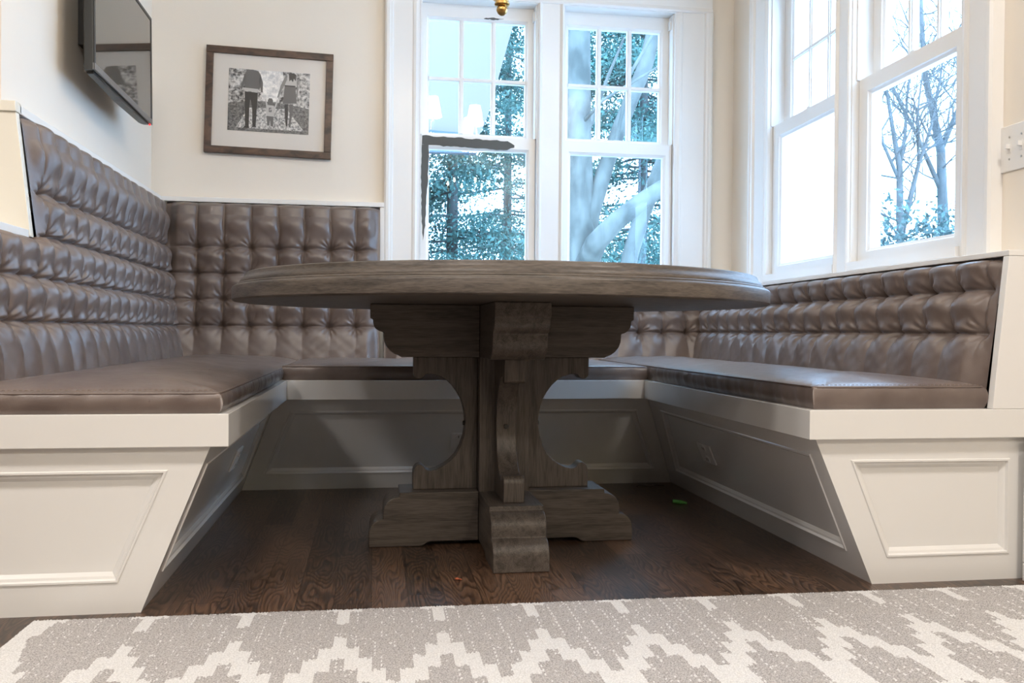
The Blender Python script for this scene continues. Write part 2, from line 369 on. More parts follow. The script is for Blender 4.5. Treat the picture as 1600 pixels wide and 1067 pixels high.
# right: cap, end panel, and low ledge under the back windows
def XS(x, y): return x + .02*(y-1.949)
capR = [(1.532, 1.949), (xwall(1.949)-.001, 1.949), (xwall(4.10)-.001, 4.10), (1.575, 4.10)]
trim(MB().prism(capR, lambda p, t: (p[0], p[1], t), .797, .811), bevel=.0015)
trim(MB().prism([(1.5323, .7965), (1.4931, .4222), (xwall(1.949)-.001, .4222), (xwall(1.949)-.001, .7965)], lambda p, t: (p[0], t, p[1]), 1.949, 1.970), bevel=.0015)
trim(MB().box(.049, 1.57, 4.118, 4.159, .797, .811).box(.049, 1.745, 4.1185, 4.159, .45, .7965))
trim(MB().prism([(1.60, 4.10), (1.74, 4.10), (1.70, 1.972), (1.56, 1.972)], lambda p, t: (p[0], p[1], t), .45, .7965))
struct('baseboard_right', MB().box(1.5785, 1.70, 1.925, 1.9485, 0, .045).box(1.5785, 1.70, 1.937, 1.9485, .045, .35), M_trim, bevel=.003)

# ------------------------------------------------------------------ benches
def panel_face(name, outer, inner, nrm, m, parent, depth=.016):
    """framed panel: flat surround, moulded step, recessed field. outer/inner 4 Vectors, same order"""
    nrm = nrm.normalized(); O = [Vector(p) for p in outer]; I = [Vector(p) for p in inner]
    c = sum(I, Vector())/4
    def inset(P, d):
        out = []
        for i in range(4):
            p, a, b_ = P[i], P[i-1], P[(i+1) % 4]
            e1 = (p-a).normalized(); e2 = (b_-p).normalized()
            n1 = nrm.cross(e1); n2 = nrm.cross(e2)
            if n1.dot(c-p) < 0: n1 = -n1
            if n2.dot(c-p) < 0: n2 = -n2
            k_ = d/(1+n1.dot(n2)); out.append(p+(n1+n2)*k_)
        return out
    rings = [([p-nrm*depth for p in O]), O, I, [p+nrm*.0025 for p in inset(I, .002)], [p+nrm*.0025 for p in inset(I, .006)], [p-nrm*.0045 for p in inset(I, .0085)], [p-nrm*.006 for p in inset(I, .014)], [p-nrm*.0105 for p in inset(I, .020)], [p-nrm*.0125 for p in inset(I, .022)]]
    V = [p for R_ in rings for p in R_]; F = []
    for i in range(len(rings)-1):
        for e in range(4): F.append((i*4+e, i*4+(e+1) % 4, (i+1)*4+(e+1) % 4, (i+1)*4+e))
    b = len(rings)*4-4; F.append((b, b+1, b+2, b+3)); F.append((3, 2, 1, 0))
    return MB().add(V, F).build(name, m, parent)

TB, TT = .352, .4219
# left bench
LB = empty('banquette_bench', (-.8, 3.0, 0), 'long white bench box along the left wall with slanted recessed panel front', 'bench')
MB().prism([(-1.5, 1.949), (-.301, 1.949), (-.301, 4.117), (-.9785, 4.117), (-.9785, 2.5), (-1.5, 2.5)], lambda p, t: (p[0], p[1], t), TB, TT).build('seat_board', M_white, LB, bevel=.0015)
xl = lambda z: -.4815+(.1405)*z/TB          # inner face of the base at height z
d = .016
MB().prism([(-1.5, 0), (xl(0)-d-.002, 0), (xl(TB)-d-.002, TB-.0005), (-1.5, TB-.0005)], lambda p, t: (p[0], t, p[1]), 1.969+d, 2.5).prism([(-.978, 0), (xl(0)-d-.002, 0), (xl(TB)-d-.002, TB-.0005), (-.978, TB-.0005)], lambda p, t: (p[0], t, p[1]), 2.5002, 4.10).build('base', M_white, LB)
panel_face('end_panel', [(-1.5, 1.969, 0), (xl(0), 1.969, 0), (xl(TB), 1.969, TB-.0005), (-1.5, 1.969, TB-.0005)],
           [(-1.42, 1.969, .064), (-.5274, 1.969, .064), (-.4270, 1.969, .302), (-1.42, 1.969, .302)], Vector((0, -1, 0)), M_white, LB)
nL = Vector((TB, 0, -.1405)).normalized()
yb = lambda z: 3.4246-.1546*z/TB
panel_face('inner_panel', [(xl(0), 1.9692, .0), (xl(0), yb(0), .0), (xl(TB), yb(TB), TB-.0005), (xl(TB), 1.9692, TB-.0005)],
           [(xl(.068), 2.035, .068), (xl(.068), 3.29, .068), (xl(.305), 3.18, .305), (xl(.305), 2.035, .305)], nL, M_white, LB)
# right bench
RB = empty('banquette_bench', (1.3, 3.0, 0), 'white bench box along the right wall under the side windows', 'bench')
MB().box(1.0174, 1.692, 1.949, 4.117, TB, TT).build('seat_board', M_white, RB, bevel=.0015)
xr_ = lambda z: 1.1925-.1495*z/TB
MB().prism([(1.692, 0), (xr_(0)+d+.002, 0), (xr_(TB)+d+.002, TB-.0005), (1.692, TB-.0005)], lambda p, t: (p[0], t, p[1]), 1.969+d, 4.10).build('base', M_white, RB)
panel_face('end_panel', [(1.692, 1.969, 0), (xr_(0), 1.969, 0), (xr_(TB), 1.969, TB-.0005), (1.692, 1.969, TB-.0005)],
           [(1.558, 1.969, .0625), (1.2297, 1.969, .0625), (1.1325, 1.969, .301), (1.557, 1.969, .299)], Vector((0, -1, 0)), M_white, RB)
nR = Vector((-TB, 0, -.1495)).normalized()
panel_face('inner_panel', [(xr_(0), 1.9692, .0), (xr_(0), yb(0), .0), (xr_(TB), yb(TB), TB-.0005), (xr_(TB), 1.9692, TB-.0005)],
           [(xr_(.064), 2.035, .064), (xr_(.064), 3.29, .066), (xr_(.308), 3.175, .314), (xr_(.308), 2.03, .308)], nR, M_white, RB)
# back bench
BB = empty('banquette_bench', (.35, 3.6, 0), 'white bench box under the back windows behind the table', 'bench')
MB().box(-.3008, 1.0172, 3.2373, 4.117, TB, TT).build('seat_board', M_white, BB, bevel=.0015)
o_ = MB(); P8 = [(xl(0)+.004, yb(0)+d+.002, 0), (xr_(0)-.004, yb(0)+d+.002, 0), (xr_(0)-.004, 4.1, 0), (xl(0)+.004, 4.1, 0), (xl(TB)+.004, yb(TB)+d+.002, TB-.0005), (xr_(TB)-.004, yb(TB)+d+.002, TB-.0005), (xr_(TB)-.004, 4.1, TB-.0005), (xl(TB)+.004, 4.1, TB-.0005)]
o_.add(P8, [(0, 3, 2, 1), (4, 5, 6, 7), (0, 1, 5, 4), (1, 2, 6, 5), (2, 3, 7, 6), (3, 0, 4, 7)]); o_.build('base', M_white, BB)
nB = Vector((0, -TB, -.1546)).normalized(); g = .0008
panel_face('front_panel', [(xl(0)+g, yb(0), 0), (xr_(0)-g, yb(0), 0), (xr_(TB)-g, yb(TB), TB-.0005), (xl(TB)+g, yb(TB), TB-.0005)],
           [(-.4013, yb(.06), .060), (1.1172, yb(.058), .058), (1.005, yb(.308), .308), (-.292, yb(.308), .308)], nB, M_white, BB)

# outlets and switch
def outlet(M, label, gang=1, switch=False, w_=.07, h_=.115):
    root = empty('light_switch' if switch else 'wall_outlet', M.translation, label, 'switch' if switch else 'outlet')
    b = MB(); b.box(-w_/2, w_/2, -.006, .0, -h_/2, h_/2, M); cp_ = b.build('cover_plate', M_outlet, root, bevel=.0025)
    n = gang
    for i in range(n):
        cx = (i-(n-1)/2)*.046
        if switch:
            MB().box(cx-.006, cx+.006, -.0075, -.006, -.013, .013, M).build('toggle_surround', M_outlet, cp_)
            MB().box(cx-.004, cx+.004, -.019, -.0075, -.002, .010, M).build('toggle', M_outlet, cp_)
            for z in (-.03, .03): MB().prism([(cx+.003*math.cos(a*PI/4), z+.003*math.sin(a*PI/4)) for a in range(8)], lambda p, t: M @ Vector((p[0], t, p[1])), -.0072, -.006).build('screw', M_steel, cp_)
        else:
            for z in (-.020, .020):
                MB().prism([(cx+.0165*math.cos(a), z+.0135*math.sin(a)) for a in [j*PI/8 for j in range(16)]], lambda p, t: M @ Vector((p[0], t, p[1])), -.0085, -.006).build('socket', M_outlet, cp_)
                sb = MB().box(cx-.0075, cx-.005, -.0089, -.0085, z-.003, z+.006, M).box(cx+.005, cx+.0075, -.0089, -.0085, z-.003, z+.006, M)
                sb.build('socket_slot', M_slot, cp_)
def frame_on(p, udir, ndir):
    """local x = udir, y = into the wall, z = up the face"""
    x = Vector(udir).normalized(); y = -Vector(ndir).normalized(); z = x.cross(y).normalized()
    return Matrix(((x.x, y.x, z.x, p[0]), (x.y, y.y, z.y, p[1]), (x.z, y.z, z.z, p[2]), (0, 0, 0, 1)))
off = .0125
pR = Vector((xr_(.19), 2.86, .19))-nR*off; outlet(frame_on(pR, (0, -1, 0), nR), 'outlet with wide cover plate on the right bench inner panel', w_=.115, h_=.07)
pB = Vector((.330, yb(.181), .181))-nB*off; outlet(frame_on(pB, (1, 0, 0), nB), 'outlet on the back bench panel half hidden by the table bracket', h_=.07, w_=.07)
pL = Vector((xl(.205), 2.79, .205))-nL*off; outlet(frame_on(pL, (0, 1, 0), nL), 'outlet on the left bench inner panel', w_=.115, h_=.07)
ps = MR @ Vector((2.012, 0, 1.110)); outlet(frame_on(ps, MR.to_3x3() @ Vector((1, 0, 0)), -(MR.to_3x3() @ Vector((0, 1, 0)))), 'white double toggle switch plate on the right wall beside the window', 2, True, .118, .125)

# ------------------------------------------------------------------ cushions
def cushion(name, label, x0, x1, y0, y1, z0, z1, crown=.018, res=.014, seedk=0, wr_x=None, wr_y=None, parts=()):
    """box cushion: crowned top with rounded edges; wr_x / wr_y put gathered wrinkles on a side"""
    root = empty(name, ((x0+x1)/2, (y0+y1)/2, z0), label, 'cushion')
    nx = max(6, int((x1-x0)/res)); ny = max(6, int((y1-y0)/res)); nz = 7; rs = .014
    u = np.linspace(0, 1, nx+1); v = np.linspace(0, 1, ny+1)
    # top sheet wrapping down the four sides: extend parameters
    ex = np.concatenate([-np.linspace(1, 0, nz+1)[:-1], u*nx, nx+np.linspace(0, 1, nz+1)[1:]])
    ey = np.concatenate([-np.linspace(1, 0, nz+1)[:-1], v*ny, ny+np.linspace(0, 1, nz+1)[1:]])
    EX, EY = np.meshgrid(ex, ey, indexing='ij')
    h = z1-z0
    dx = np.where(EX < 0, -EX, np.where(EX > nx, EX-nx, 0)); dy = np.where(EY < 0, -EY, np.where(EY > ny, EY-ny, 0))
    U = np.clip(EX/nx, 0, 1); V_ = np.clip(EY/ny, 0, 1)
    X = x0+(x1-x0)*U; Y = y0+(y1-y0)*V_
    drop = np.maximum(dx, dy)
    ed = np.minimum(np.minimum(X-x0, x1-X), np.minimum(Y-y0, y1-Y))
    ct = 1-np.exp(-np.clip(ed, 0, 1)/.13)
    Z = z1+crown*ct-drop*h
    # rounding near the top seam
    rnd = np.exp(-np.clip(ed, 0, 1)/.010)*(drop == 0)*.004
    Z -= rnd
    bul = np.sin(np.clip(drop, 0, 1)*PI)*.006
    r_ = np.random.default_rng(seedk)
    ph = r_.uniform(0, 6, 12)
    wx = sum(np.sin(Y*f_+ph[i]+3*np.sin(Y*(5+i)+ph[i+4])+2.2*drop) for i, f_ in enumerate((60, 105, 170)))/3
    wy = sum(np.sin(X*f_+ph[i+6]+3*np.sin(X*(5+i)+ph[i+2])+2.2*drop) for i, f_ in enumerate((60, 105, 170)))/3
    amp = np.sin(np.clip(drop, 0, 1)*PI*.9+.15)*.0038
    X = X + np.where(EX < 0, -(bul+amp*np.clip(wx, -1, 1)), 0)+np.where(EX > nx, bul+amp*np.clip(wx, -1, 1), 0)
    Y = Y + np.where(EY < 0, -(bul+amp*np.clip(wy, -1, 1)), 0)+np.where(EY > ny, bul+amp*np.clip(wy, -1, 1), 0)
    # gentle creases over the top
    Z += (drop == 0)*ct*(.0028*np.sin(X*17+2.5*np.sin(Y*4+ph[0])+ph[1])*np.sin(Y*13+2*np.sin(X*6+ph[2])) + .0012*np.sin(X*46+4*np.sin(Y*9+ph[3])))
    P = np.stack([X, Y, np.maximum(Z, z0)], -1)
    grid_mesh('cushion_cover', P, M_leather, parent=root)
    e = .0006
    pts = []
    zt = z1+.0005
    sm_ = MB(); rr = .0028; c = .012
    loop = [(x0, y0+c), (x0, y1-c), (x0+c*.3, y1-c*.3), (x0+c, y1), (x1-c, y1), (x1-c*.3, y1-c*.3), (x1, y1-c), (x1, y0+c), (x1-c*.3, y0+c*.3), (x1-c, y0), (x0+c, y0), (x0+c*.3, y0+c*.3), (x0, y0+c)]
    sm_.tube([(a, b_, zt-.004) for a, b_ in loop], rr, 8, False); sm_.build('piping', M_leather, root, smooth=True)
    st = MB()
    def stitches(a, b_):
        a = Vector(a); b_ = Vector(b_); n = int((b_-a).length/.011); d_ = (b_-a)/n
        for i in range(n): 
            p = a+d_*(i+.2); q_ = a+d_*(i+.75); st.tube([p, (p+q_)/2+Vector((0, 0, .0006)), q_], .0007, 5)
    for a, b_ in parts: stitches(a, b_)
    if parts: st.build('stitching', M_thread, root)
    return root
cushion('seat_cushion', 'brown leather seat cushion on the left bench', -.885, -.322, 1.960, 4.02, TT+.0003, .468, .036, seedk=1,
        parts=[((-.88, 1.966, .4712), (-.334, 1.966, .4712))])
cushion('seat_cushion', 'brown leather seat cushion on the right bench with window glare', 1.040, 1.490, 1.975, 4.02, TT+.0003, .478, .027, seedk=2,
        parts=[((1.05, 1.981, .4795), (1.48, 1.981, .4795))])
cushion('seat_cushion', 'brown leather seat cushion on the back bench behind the table', -.318, 1.036, 3.262, 4.02, TT+.0003, .474, .014, seedk=3)

# ------------------------------------------------------------------ tufted backrests
def smooth_noise(U, V, s, seed):
    r_ = np.random.default_rng(seed); out = 0
    for i in range(6):
        a, b_, p = r_.uniform(.5, 1.6), r_.uniform(.5, 1.6), r_.uniform(0, 6.28); sg = r_.choice([-1, 1])
        out = out+np.sin((U*a+sg*V*b_)/s+p)
    return out/6
BTN = None
def tufted(label, O, ud, sd, nd, W, H, cols, rows, skew=0, seed=0, cut=None, step=.0033, amp=.044, lean=0., asym=.62):
    """O: lower start corner of the pad plane; ud along, sd up the slope, nd out of the plane.
       cols, rows: button lines (u, s). cut=(u_c, s_c): for u<u_c the pad only reaches s_c"""
    global BTN
    dr = .045; O = tuple(Vector(O)-Vector(sd).normalized()*dr); H += dr; rows = [r+dr for r in rows]; cut = (cut[0], cut[1]+dr) if cut else None
    O = Vector(O); ud = Vector(ud).normalized(); sd = Vector(sd).normalized(); nd = Vector(nd).normalized()
    root = empty('tufted_backrest', O + ud*W/2, label, 'backrest')
    nu = int(W/step); ns = int(H/step)
    U, S = np.meshgrid(np.linspace(0, W, nu+1), np.linspace(0, H, ns+1), indexing='ij')
    cols = np.array(cols); rows = np.array(rows); pu = cols[1]-cols[0]
    cidx = np.round((U-cols[0])/pu)
    cid = cidx.astype(int)
    r_ = np.random.default_rng(seed)
    ncol = len(cols)+4; jit = r_.normal(0, 1, (ncol+4, len(rows)+3))
    # wander of the vertical pleats between buttons
    allrows = np.concatenate([[rows[0]-.12], rows, [rows[-1]+.14]])
    ri = np.clip(np.searchsorted(allrows, S)-1, 0, len(allrows)-2)
    fs = np.clip((S-allrows[ri])/(allrows[ri+1]-allrows[ri]), 0, 1)
    jj = jit[np.clip(cid+2, 0, ncol-1), ri]
    Uw = U + (np.sin(fs*PI)*(.004*jj + lean))
    a = np.abs(np.sin(PI*(Uw-cols[0])/pu))
    # rows
    b = np.ones_like(S)
    for i in range(len(rows)-1):
        m_ = (S >= rows[i]) & (S <= rows[i+1]); b[m_] = np.sin(PI*((S[m_]-rows[i])/(rows[i+1]-rows[i]))**asym)
    m_ = S > rows[-1]; b[m_] = np.sin(np.minimum(1, (S[m_]-rows[-1])/.085)*PI/2)
    m_ = S < rows[0]; b[m_] = np.sin(np.minimum(1, (rows[0]-S[m_])/.070)*PI/2)
    # sagging: puffs bulge low in each row
    sag = np.where((S > rows[0]), .22*np.sin(2*PI*fs), 0)
    a = np.where(S < rows[0], lerp(a, 1, .6*np.clip((rows[0]-S)/.11, 0, 1)), a)
    A = a**.30; B = np.clip(b, 0, 1)**.30
    topb = (S > rows[-1])
    bow = np.sqrt(np.clip(a*b, 0, 1)); hgt = .20*A+.25*B+.25*A*B+.30*bow
    hgt = np.where(topb | (S < rows[0]), .40*A*np.clip(B+.15, 0, 1)+.28*B+.32*A*B, hgt)
    hgt = hgt*(1-sag*A*B)
    # distance to nearest button
    nr = rows[np.argmin(np.abs(S[..., None]-rows[None, None, :]), -1)]
    uc = cols[0]+cidx*pu
    valid = (uc >= cols[0]-1e-6) & (uc <= cols[-1]+1e-6)
    dU = U-uc; dS = S-nr; R_ = np.sqrt(dU**2+dS**2); TH = np.arctan2(dS, dU)
    key = (cid*7+np.round(nr*50).astype(int)) % 97
    rp = r_.uniform(0, 6.28, 97)[key]; ra = r_.uniform(.4, 1.2, 97)[key]; rk = r_.integers(7, 12, 97)[key]
    Hh = hgt*amp
    Hh -= (.020*np.exp(-(R_/.013)**2)+.012*np.exp(-(R_/.034)**2))*valid
    wr = np.sin(rk*TH+rp+.6*np.sin(3*TH+rp*2))*np.exp(-((R_-.030)/.018)**2)*ra*.0030
    Hh += wr*valid
    Hh += .0028*smooth_noise(U, S, .028, seed+5)*A*B + .0010*smooth_noise(U, S, .010, seed+9)*A*B
    # fold creases running down from the row lines
    cz = r_.uniform(-.3, .3, 97)[key]; 
    Hh += -.0030*np.exp(-((dU-cz*dS*1.2-.016*np.sign(cz))/.0035)**2)*np.exp(-((np.abs(dS)-.035)/.018)**2)*(np.abs(cz) > .10)*valid
    # edges roll back to the base
    ed = np.minimum(S+.05, H-S); es_ = np.minimum(U, W-U)
    if cut:
        ed = np.where(U < cut[0], np.minimum(ed, cut[1]-S), ed); es_ = np.where(S > cut[1], np.minimum(es_, U-cut[0]), es_)
    e = np.clip(ed/.030, 0, 1); pr = np.sqrt(np.clip(1-(1-e)**2, 0, 1))
    e2 = np.clip(es_/.060, 0, 1); p2 = e2*e2*(3-2*e2)
    Hh = (Hh-.006)*p2
    Hh = Hh*pr - .028*(1-pr)
    mask = None
    if cut:
        mm = ~((U < cut[0]) & (S > cut[1])); mask = mm[:-1, :-1] & mm[1:, 1:]
    P = np.array(O)[None, None, :] + U[..., None]*np.array(ud) + S[..., None]*np.array(sd) + Hh[..., None]*np.array(nd)
    grid_mesh('upholstery', P, M_leather, mask=mask, parent=root)
    # backing board
    bb = MB()
    def brd(ua, ub, sa, sb):
        Pq = [O+ud*u_+sd*s_+nd*n_ for n_ in (-.0415, -.038) for s_ in (sa, sb) for u_ in (ua, ub)]
        bb.add(Pq, [(0, 2, 3, 1), (4, 5, 7, 6), (0, 1, 5, 4), (2, 6, 7, 3), (0, 4, 6, 2), (1, 3, 7, 5)])
    if cut: brd(0, W, 0, cut[1]); brd(cut[0], W, cut[1], H)
    else: brd(0, W, 0, H)
    bb.build('backing_board', M_welt, root)
    # piping along the top edge
    tb = MB(); u_s = cut[0] if cut else 0
    tb.tube([O+ud*(u_s+(W-u_s)*i/12.)+sd*(H-.006)+nd*-.010 for i in range(13)], .0055, 8); tb.build('top_piping', M_welt, root, smooth=True)
    if BTN is None:
        b0 = MB(); b0.lathe([(.001, .0065), (.005, .0055), (.0085, .003), (.0095, 0), (.008, -.004)], 14)
        o0 = b0.build('tuft_button', M_leather, None, smooth=True); BTN = o0.data; bpy.data.objects.remove(o0)
    for c_ in cols:
        if c_ < .02 or c_ > W-.02: continue
        for s_ in rows:
            if cut and c_ < cut[0] and s_ > cut[1]-.03: continue
            o = bpy.data.objects.new('tuft_button', BTN); C.objects.link(o)
            Mx = Matrix(((ud.x, sd.x, nd.x, 0), (ud.y, sd.y, nd.y, 0), (ud.z, sd.z, nd.z, 0), (0, 0, 0, 1)))
            Mx.translation = O+ud*c_+sd*s_+nd*(-.0345)
            o.matrix_world = Mx; o.parent = root; o.matrix_parent_inverse = Matrix.Translation(root.location).inverted()
    return root
SP = .1155
# left: runs along +Y, from its near end (1.972) to the corner; leans back
HL = math.hypot(.083, .669)
sdL = Vector((-.083, 0, .669)).normalized(); ndL = Vector((.669, 0, .083)).normalized()
rowsL = [(z-.50)/.669*HL for z in (.618, .734, .850, .966)]
tufted('tall tufted brown leather backrest along the left wall below the television', (-.846, 1.972, .500), (0, 1, 0), sdL, ndL, 4.085-1.972, HL,
       [.045+SP*1.0*i for i in range(18)], rowsL, seed=11, asym=.55, cut=(.563, .345), lean=-.006)
# back, tall part
HB = math.hypot(.085, .669); sdB = Vector((0, .085, .669)).normalized(); ndB = Vector((0, -.669, .085)).normalized()
tufted('tall tufted brown leather backrest on the back wall under the framed photograph', (-.905, 4.033, .500), (1, 0, 0), sdB, ndB, .0285+.905, HB,
       [.135+.1155*i for i in range(7)], [(z-.50)/.669*HB for z in (.618, .734, .850, .966)], seed=23, asym=.85)
# back, low part under the windows
HB2 = .2965
tufted('low tufted brown leather backrest under the back windows behind the table', (.0500, 4.045, .500), (1, 0, 0), Vector((0, .06, .297)), Vector((0, -.297, .06)), 1.555, HB2,
       [.035+.1165*i for i in range(13)], [.107, .216], seed=37)
# right, low; runs along -Y (towards the camera) seen from inside: u from the corner to the near end
udR = Vector((-.0205, -1, 0)).normalized(); sR = Vector((.040, 0, .298)); ndR = Vector((-.298, .0061, .040))
Lr = 4.06-1.972
tufted('low tufted brown leather backrest along the right wall under the side windows', (1.540, 4.06, .500), udR, sR, ndR, Lr, .298,
       [Lr-.031-.1205*i for i in range(16, -1, -1)], [.108, .217], seed=41, lean=.008, amp=.046)

# ------------------------------------------------------------------ table
TX, TY = .3695, 2.5483
T = empty('pedestal_table', (TX, TY, 0), 'round grey weathered oak pedestal table standing in the middle of the nook', 'table')
R = .749
tp = MB().lathe([(.001, .6762), (.60, .6762), (.735, .6762), (.7455, .6775), (R, .681), (R, .7105), (R-.002, .7145), (R-.006, .7172), (R-.0120, .7182), (R-.0122, .7205), (R-.0145, .7228), (R-.0185, .7235), (R-.0187, .7255), (R-.020, .7300), (R-.0235, .7345), (R-.0285, .7385), (R-.0315, .7425), (R-.0325, .7465), (R-.034, .7500), (R-.038, .7520), (R-.046, .7525), (.001, .7525)], 256)
tpo = tp.build('tabletop', M_oak_c, T, angle=40)
# object-space grain needs the table axis as origin
tpo.location = (TX, TY, 0)
def arm(name, prof, th, m, ang, bevel=.003):
    b = MB().prism(prof, lambda p, t: (p[0], t, p[1]), -th/2, th/2)
    o = b.build(name, m, None, bevel=bevel)
    o.location = (TX, TY, 0); o.rotation_euler = (0, 0, ang)
    o.parent = T; o.matrix_parent_inverse = Matrix.Translation(T.location).inverted()
    return o
def arc(c, r, a0, a1, n=8): return [(c[0]+r*math.cos(math.radians(a0+(a1-a0)*i/n)), c[1]+r*math.sin(math.radians(a0+(a1-a0)*i/n))) for i in range(n+1)]
hw = .0715
foot = [(hw, .0125), (.205, .0125), (.215, .010), (.225, .003), (.235, 0), (.377, 0), (.377, .040)] + [(.3745, .052), (.369, .063), (.361, .071), (.350, .0765), (.338, .0785), (.338, .095), (.3365, .108), (.332, .119), (.325, .128), (.315, .134), (.304, .1375), (.2935, .1385), (.2935, .151), (hw, .151)]
uppr = [(hw, .5285), (.291, .5285), (.295, .531), (.310, .5375), (.322, .546), (.332, .558), (.3375, .572), (.339, .586), (.339, .5965), (.352, .601), (.361, .607), (.367, .616), (.369, .626), (.369, .6345), (.377, .6365), (.377, .6758), (hw, .6758)]
brk = [(hw, .1512), (.2545, .1512), (.2545, .200), (.251, .212), (.245, .219), (.238, .2225), (.230, .2215), (.224, .216), (.219, .209), (.212, .2055), (.204, .2045), (.188, .208), (.168, .2185), (.150, .231), (.134, .247), (.120, .272), (.110, .302), (.1065, .325), (.1055, .345), (.107, .365), (.112, .388), (.119, .408), (.130, .427), (.144, .446), (.160, .461), (.178, .472), (.198, .4785), (.213, .480), (.220, .478), (.225, .472), (.231, .4665), (.240, .465), (.249, .468), (.2545, .476), (.2545, .5282), (hw, .5282)]
for i in range(4):
    a = i*PI/2
    arm('foot_arm', foot, .143, M_oak_x, a)
    arm('upper_arm', uppr, .143, M_oak_x, a)
    bk_ = arm('bracket', brk, .056, M_oak_z, a, .0025)
    pg = MB().prism([(.0065*math.cos(j*PI/6), .0065*math.sin(j*PI/6)) for j in range(12)], lambda p, t: (t, p[0], .337+p[1]), .10, .1115)
    o = pg.build('peg', M_peg, None, bevel=.001); o.parent = bk_
MB().box(-hw+.0005, hw-.0005, -hw+.0005, hw-.0005, .0125, .6758).build('centre_post', M_oak_z, None, bevel=.002)
po = bpy.data.objects['centre_post']; po.location = (TX, TY, 0); po.parent = T; po.matrix_parent_inverse = Matrix.Translation(T.location).inverted()

# ------------------------------------------------------------------ rug
def rug():
    M_rt = mat('taupe_wool', (.36, .33, .315), .95, spec=.1); M_rw = mat('cream_wool', (.68, .66, .635), .95, spec=.1)
    for m_, c0, c1 in ((M_rt, (.29, .275, .27), (.55, .53, .52)), (M_rw, (.58, .575, .57), (.76, .755, .75))):
        nt, L, b = nodes(m_); n = N(nt, 'ShaderNodeTexNoise', Scale=1, Detail=2); L.new(mapped(m_, (330, 330, 330)), n.inputs['Vector'])
        rp = ramp(nt, [(.35, c0), (.65, c1)]); L.new(n.outputs[0], rp.inputs[0]); L.new(rp.outputs[0], b.inputs['Base Color']); bump(m_, n.outputs[0], .5, .002)
    root = empty('area_rug', (.6, 1.6, 0), 'taupe and cream flatweave zigzag rug on the dark floor in front of the nook', 'rug')
    p = .0244; x0, x1 = -.03, 98*p                 # local frame: x along the edge, y back from the front edge
    dx = p/8; dy = .0048
    nx = int((x1-x0)/dx); ny = int(.72/dy)
    X, Y = np.meshgrid(x0+np.arange(nx+1)*dx, -np.arange(ny+1)*dy, indexing='ij')
    XC = (X[:-1, :-1]+X[1:, 1:])/2; YC = -(Y[:-1, :-1]+Y[1:, 1:])/2
    r_ = np.random.default_rng(5)
    yarn = np.floor(XC/(p/4)).astype(int)
    jy = r_.uniform(-.006, .006, 4000)[(yarn*31+np.floor(YC/.0575).astype(int)*7) % 4000]
    YY = YC+jy
    u = XC/p                                        # in stitches; period 8, T marks at u = 1.6+8k
    uu = np.abs(((u-.4+4) % 8)-4)
    cream = (YY < .020) & (uu < 1.5)
    cream |= (YY < .098) & (uu < .5)
    top = .176; row = np.floor((YY-top)/.0575).astype(int)
    cream |= (row == 0) & (uu < .5)
    cream |= (row == 1) & (uu < 1.5)
    for k_ in range(2, 12):
        kk = k_ % 8 if k_ < 6 else k_
        cream |= (row == k_) & (((uu > k_-1.5) & (uu < k_+.5)) | ((uu > 8-(k_+.5)) & (uu < 8-(k_-1.5))))
    cream |= (XC < .006+ .014*np.abs(((YY/.0575) % 4)-2))
    dash = r_.random(9973)[(yarn*131+np.floor((YY+yarn*.011)/.034).astype(int)*17) % 9973] < .42
    fleck = dash & (((yarn % 6) == 0) | ((yarn*7 % 13) == 3)) & (np.abs((XC/(p/4)) % 1-.5) < .30)
    fl2 = r_.random(XC.shape) < .012
    mi = (cream | (fleck & (np.floor(YC/.0096).astype(int) % 2 == 0)) | fl2).astype(int)
    Z = .0085+.0016*np.abs(np.sin(PI*X/(p/4)))+.0010*np.sin(2*PI*(Y/.0096)+PI*np.floor(X/(p/4)))+.0006*r_.normal(0, 1, X.shape)
    edge = np.minimum(-Y, X-x0); Z = np.where(edge < .001, .0012, np.where(edge < .004, .006, Z))
    Yj = Y+np.where(-Y < .004, .0022*np.sin(X*2*PI/(p/2))+r_.normal(0, .0008, X.shape), 0)
    a = -.0125; ca, sa = math.cos(a), math.sin(a); ox, oy = -.650, 1.9165
    P = np.stack([ox+X*ca-Yj*sa, oy+X*sa+Yj*ca, Z], -1)
    grid_mesh('woven_pile', P, [M_rt, M_rw], matidx=mi, parent=root)
    bk = MB().box(x0+.004, x1-.004, -.718, -.006, .0008, .004, Matrix(((ca, -sa, 0, ox), (sa, ca, 0, oy), (0, 0, 1, 0), (0, 0, 0, 1))))
    bk.build('backing', M_rt, root)
rug()

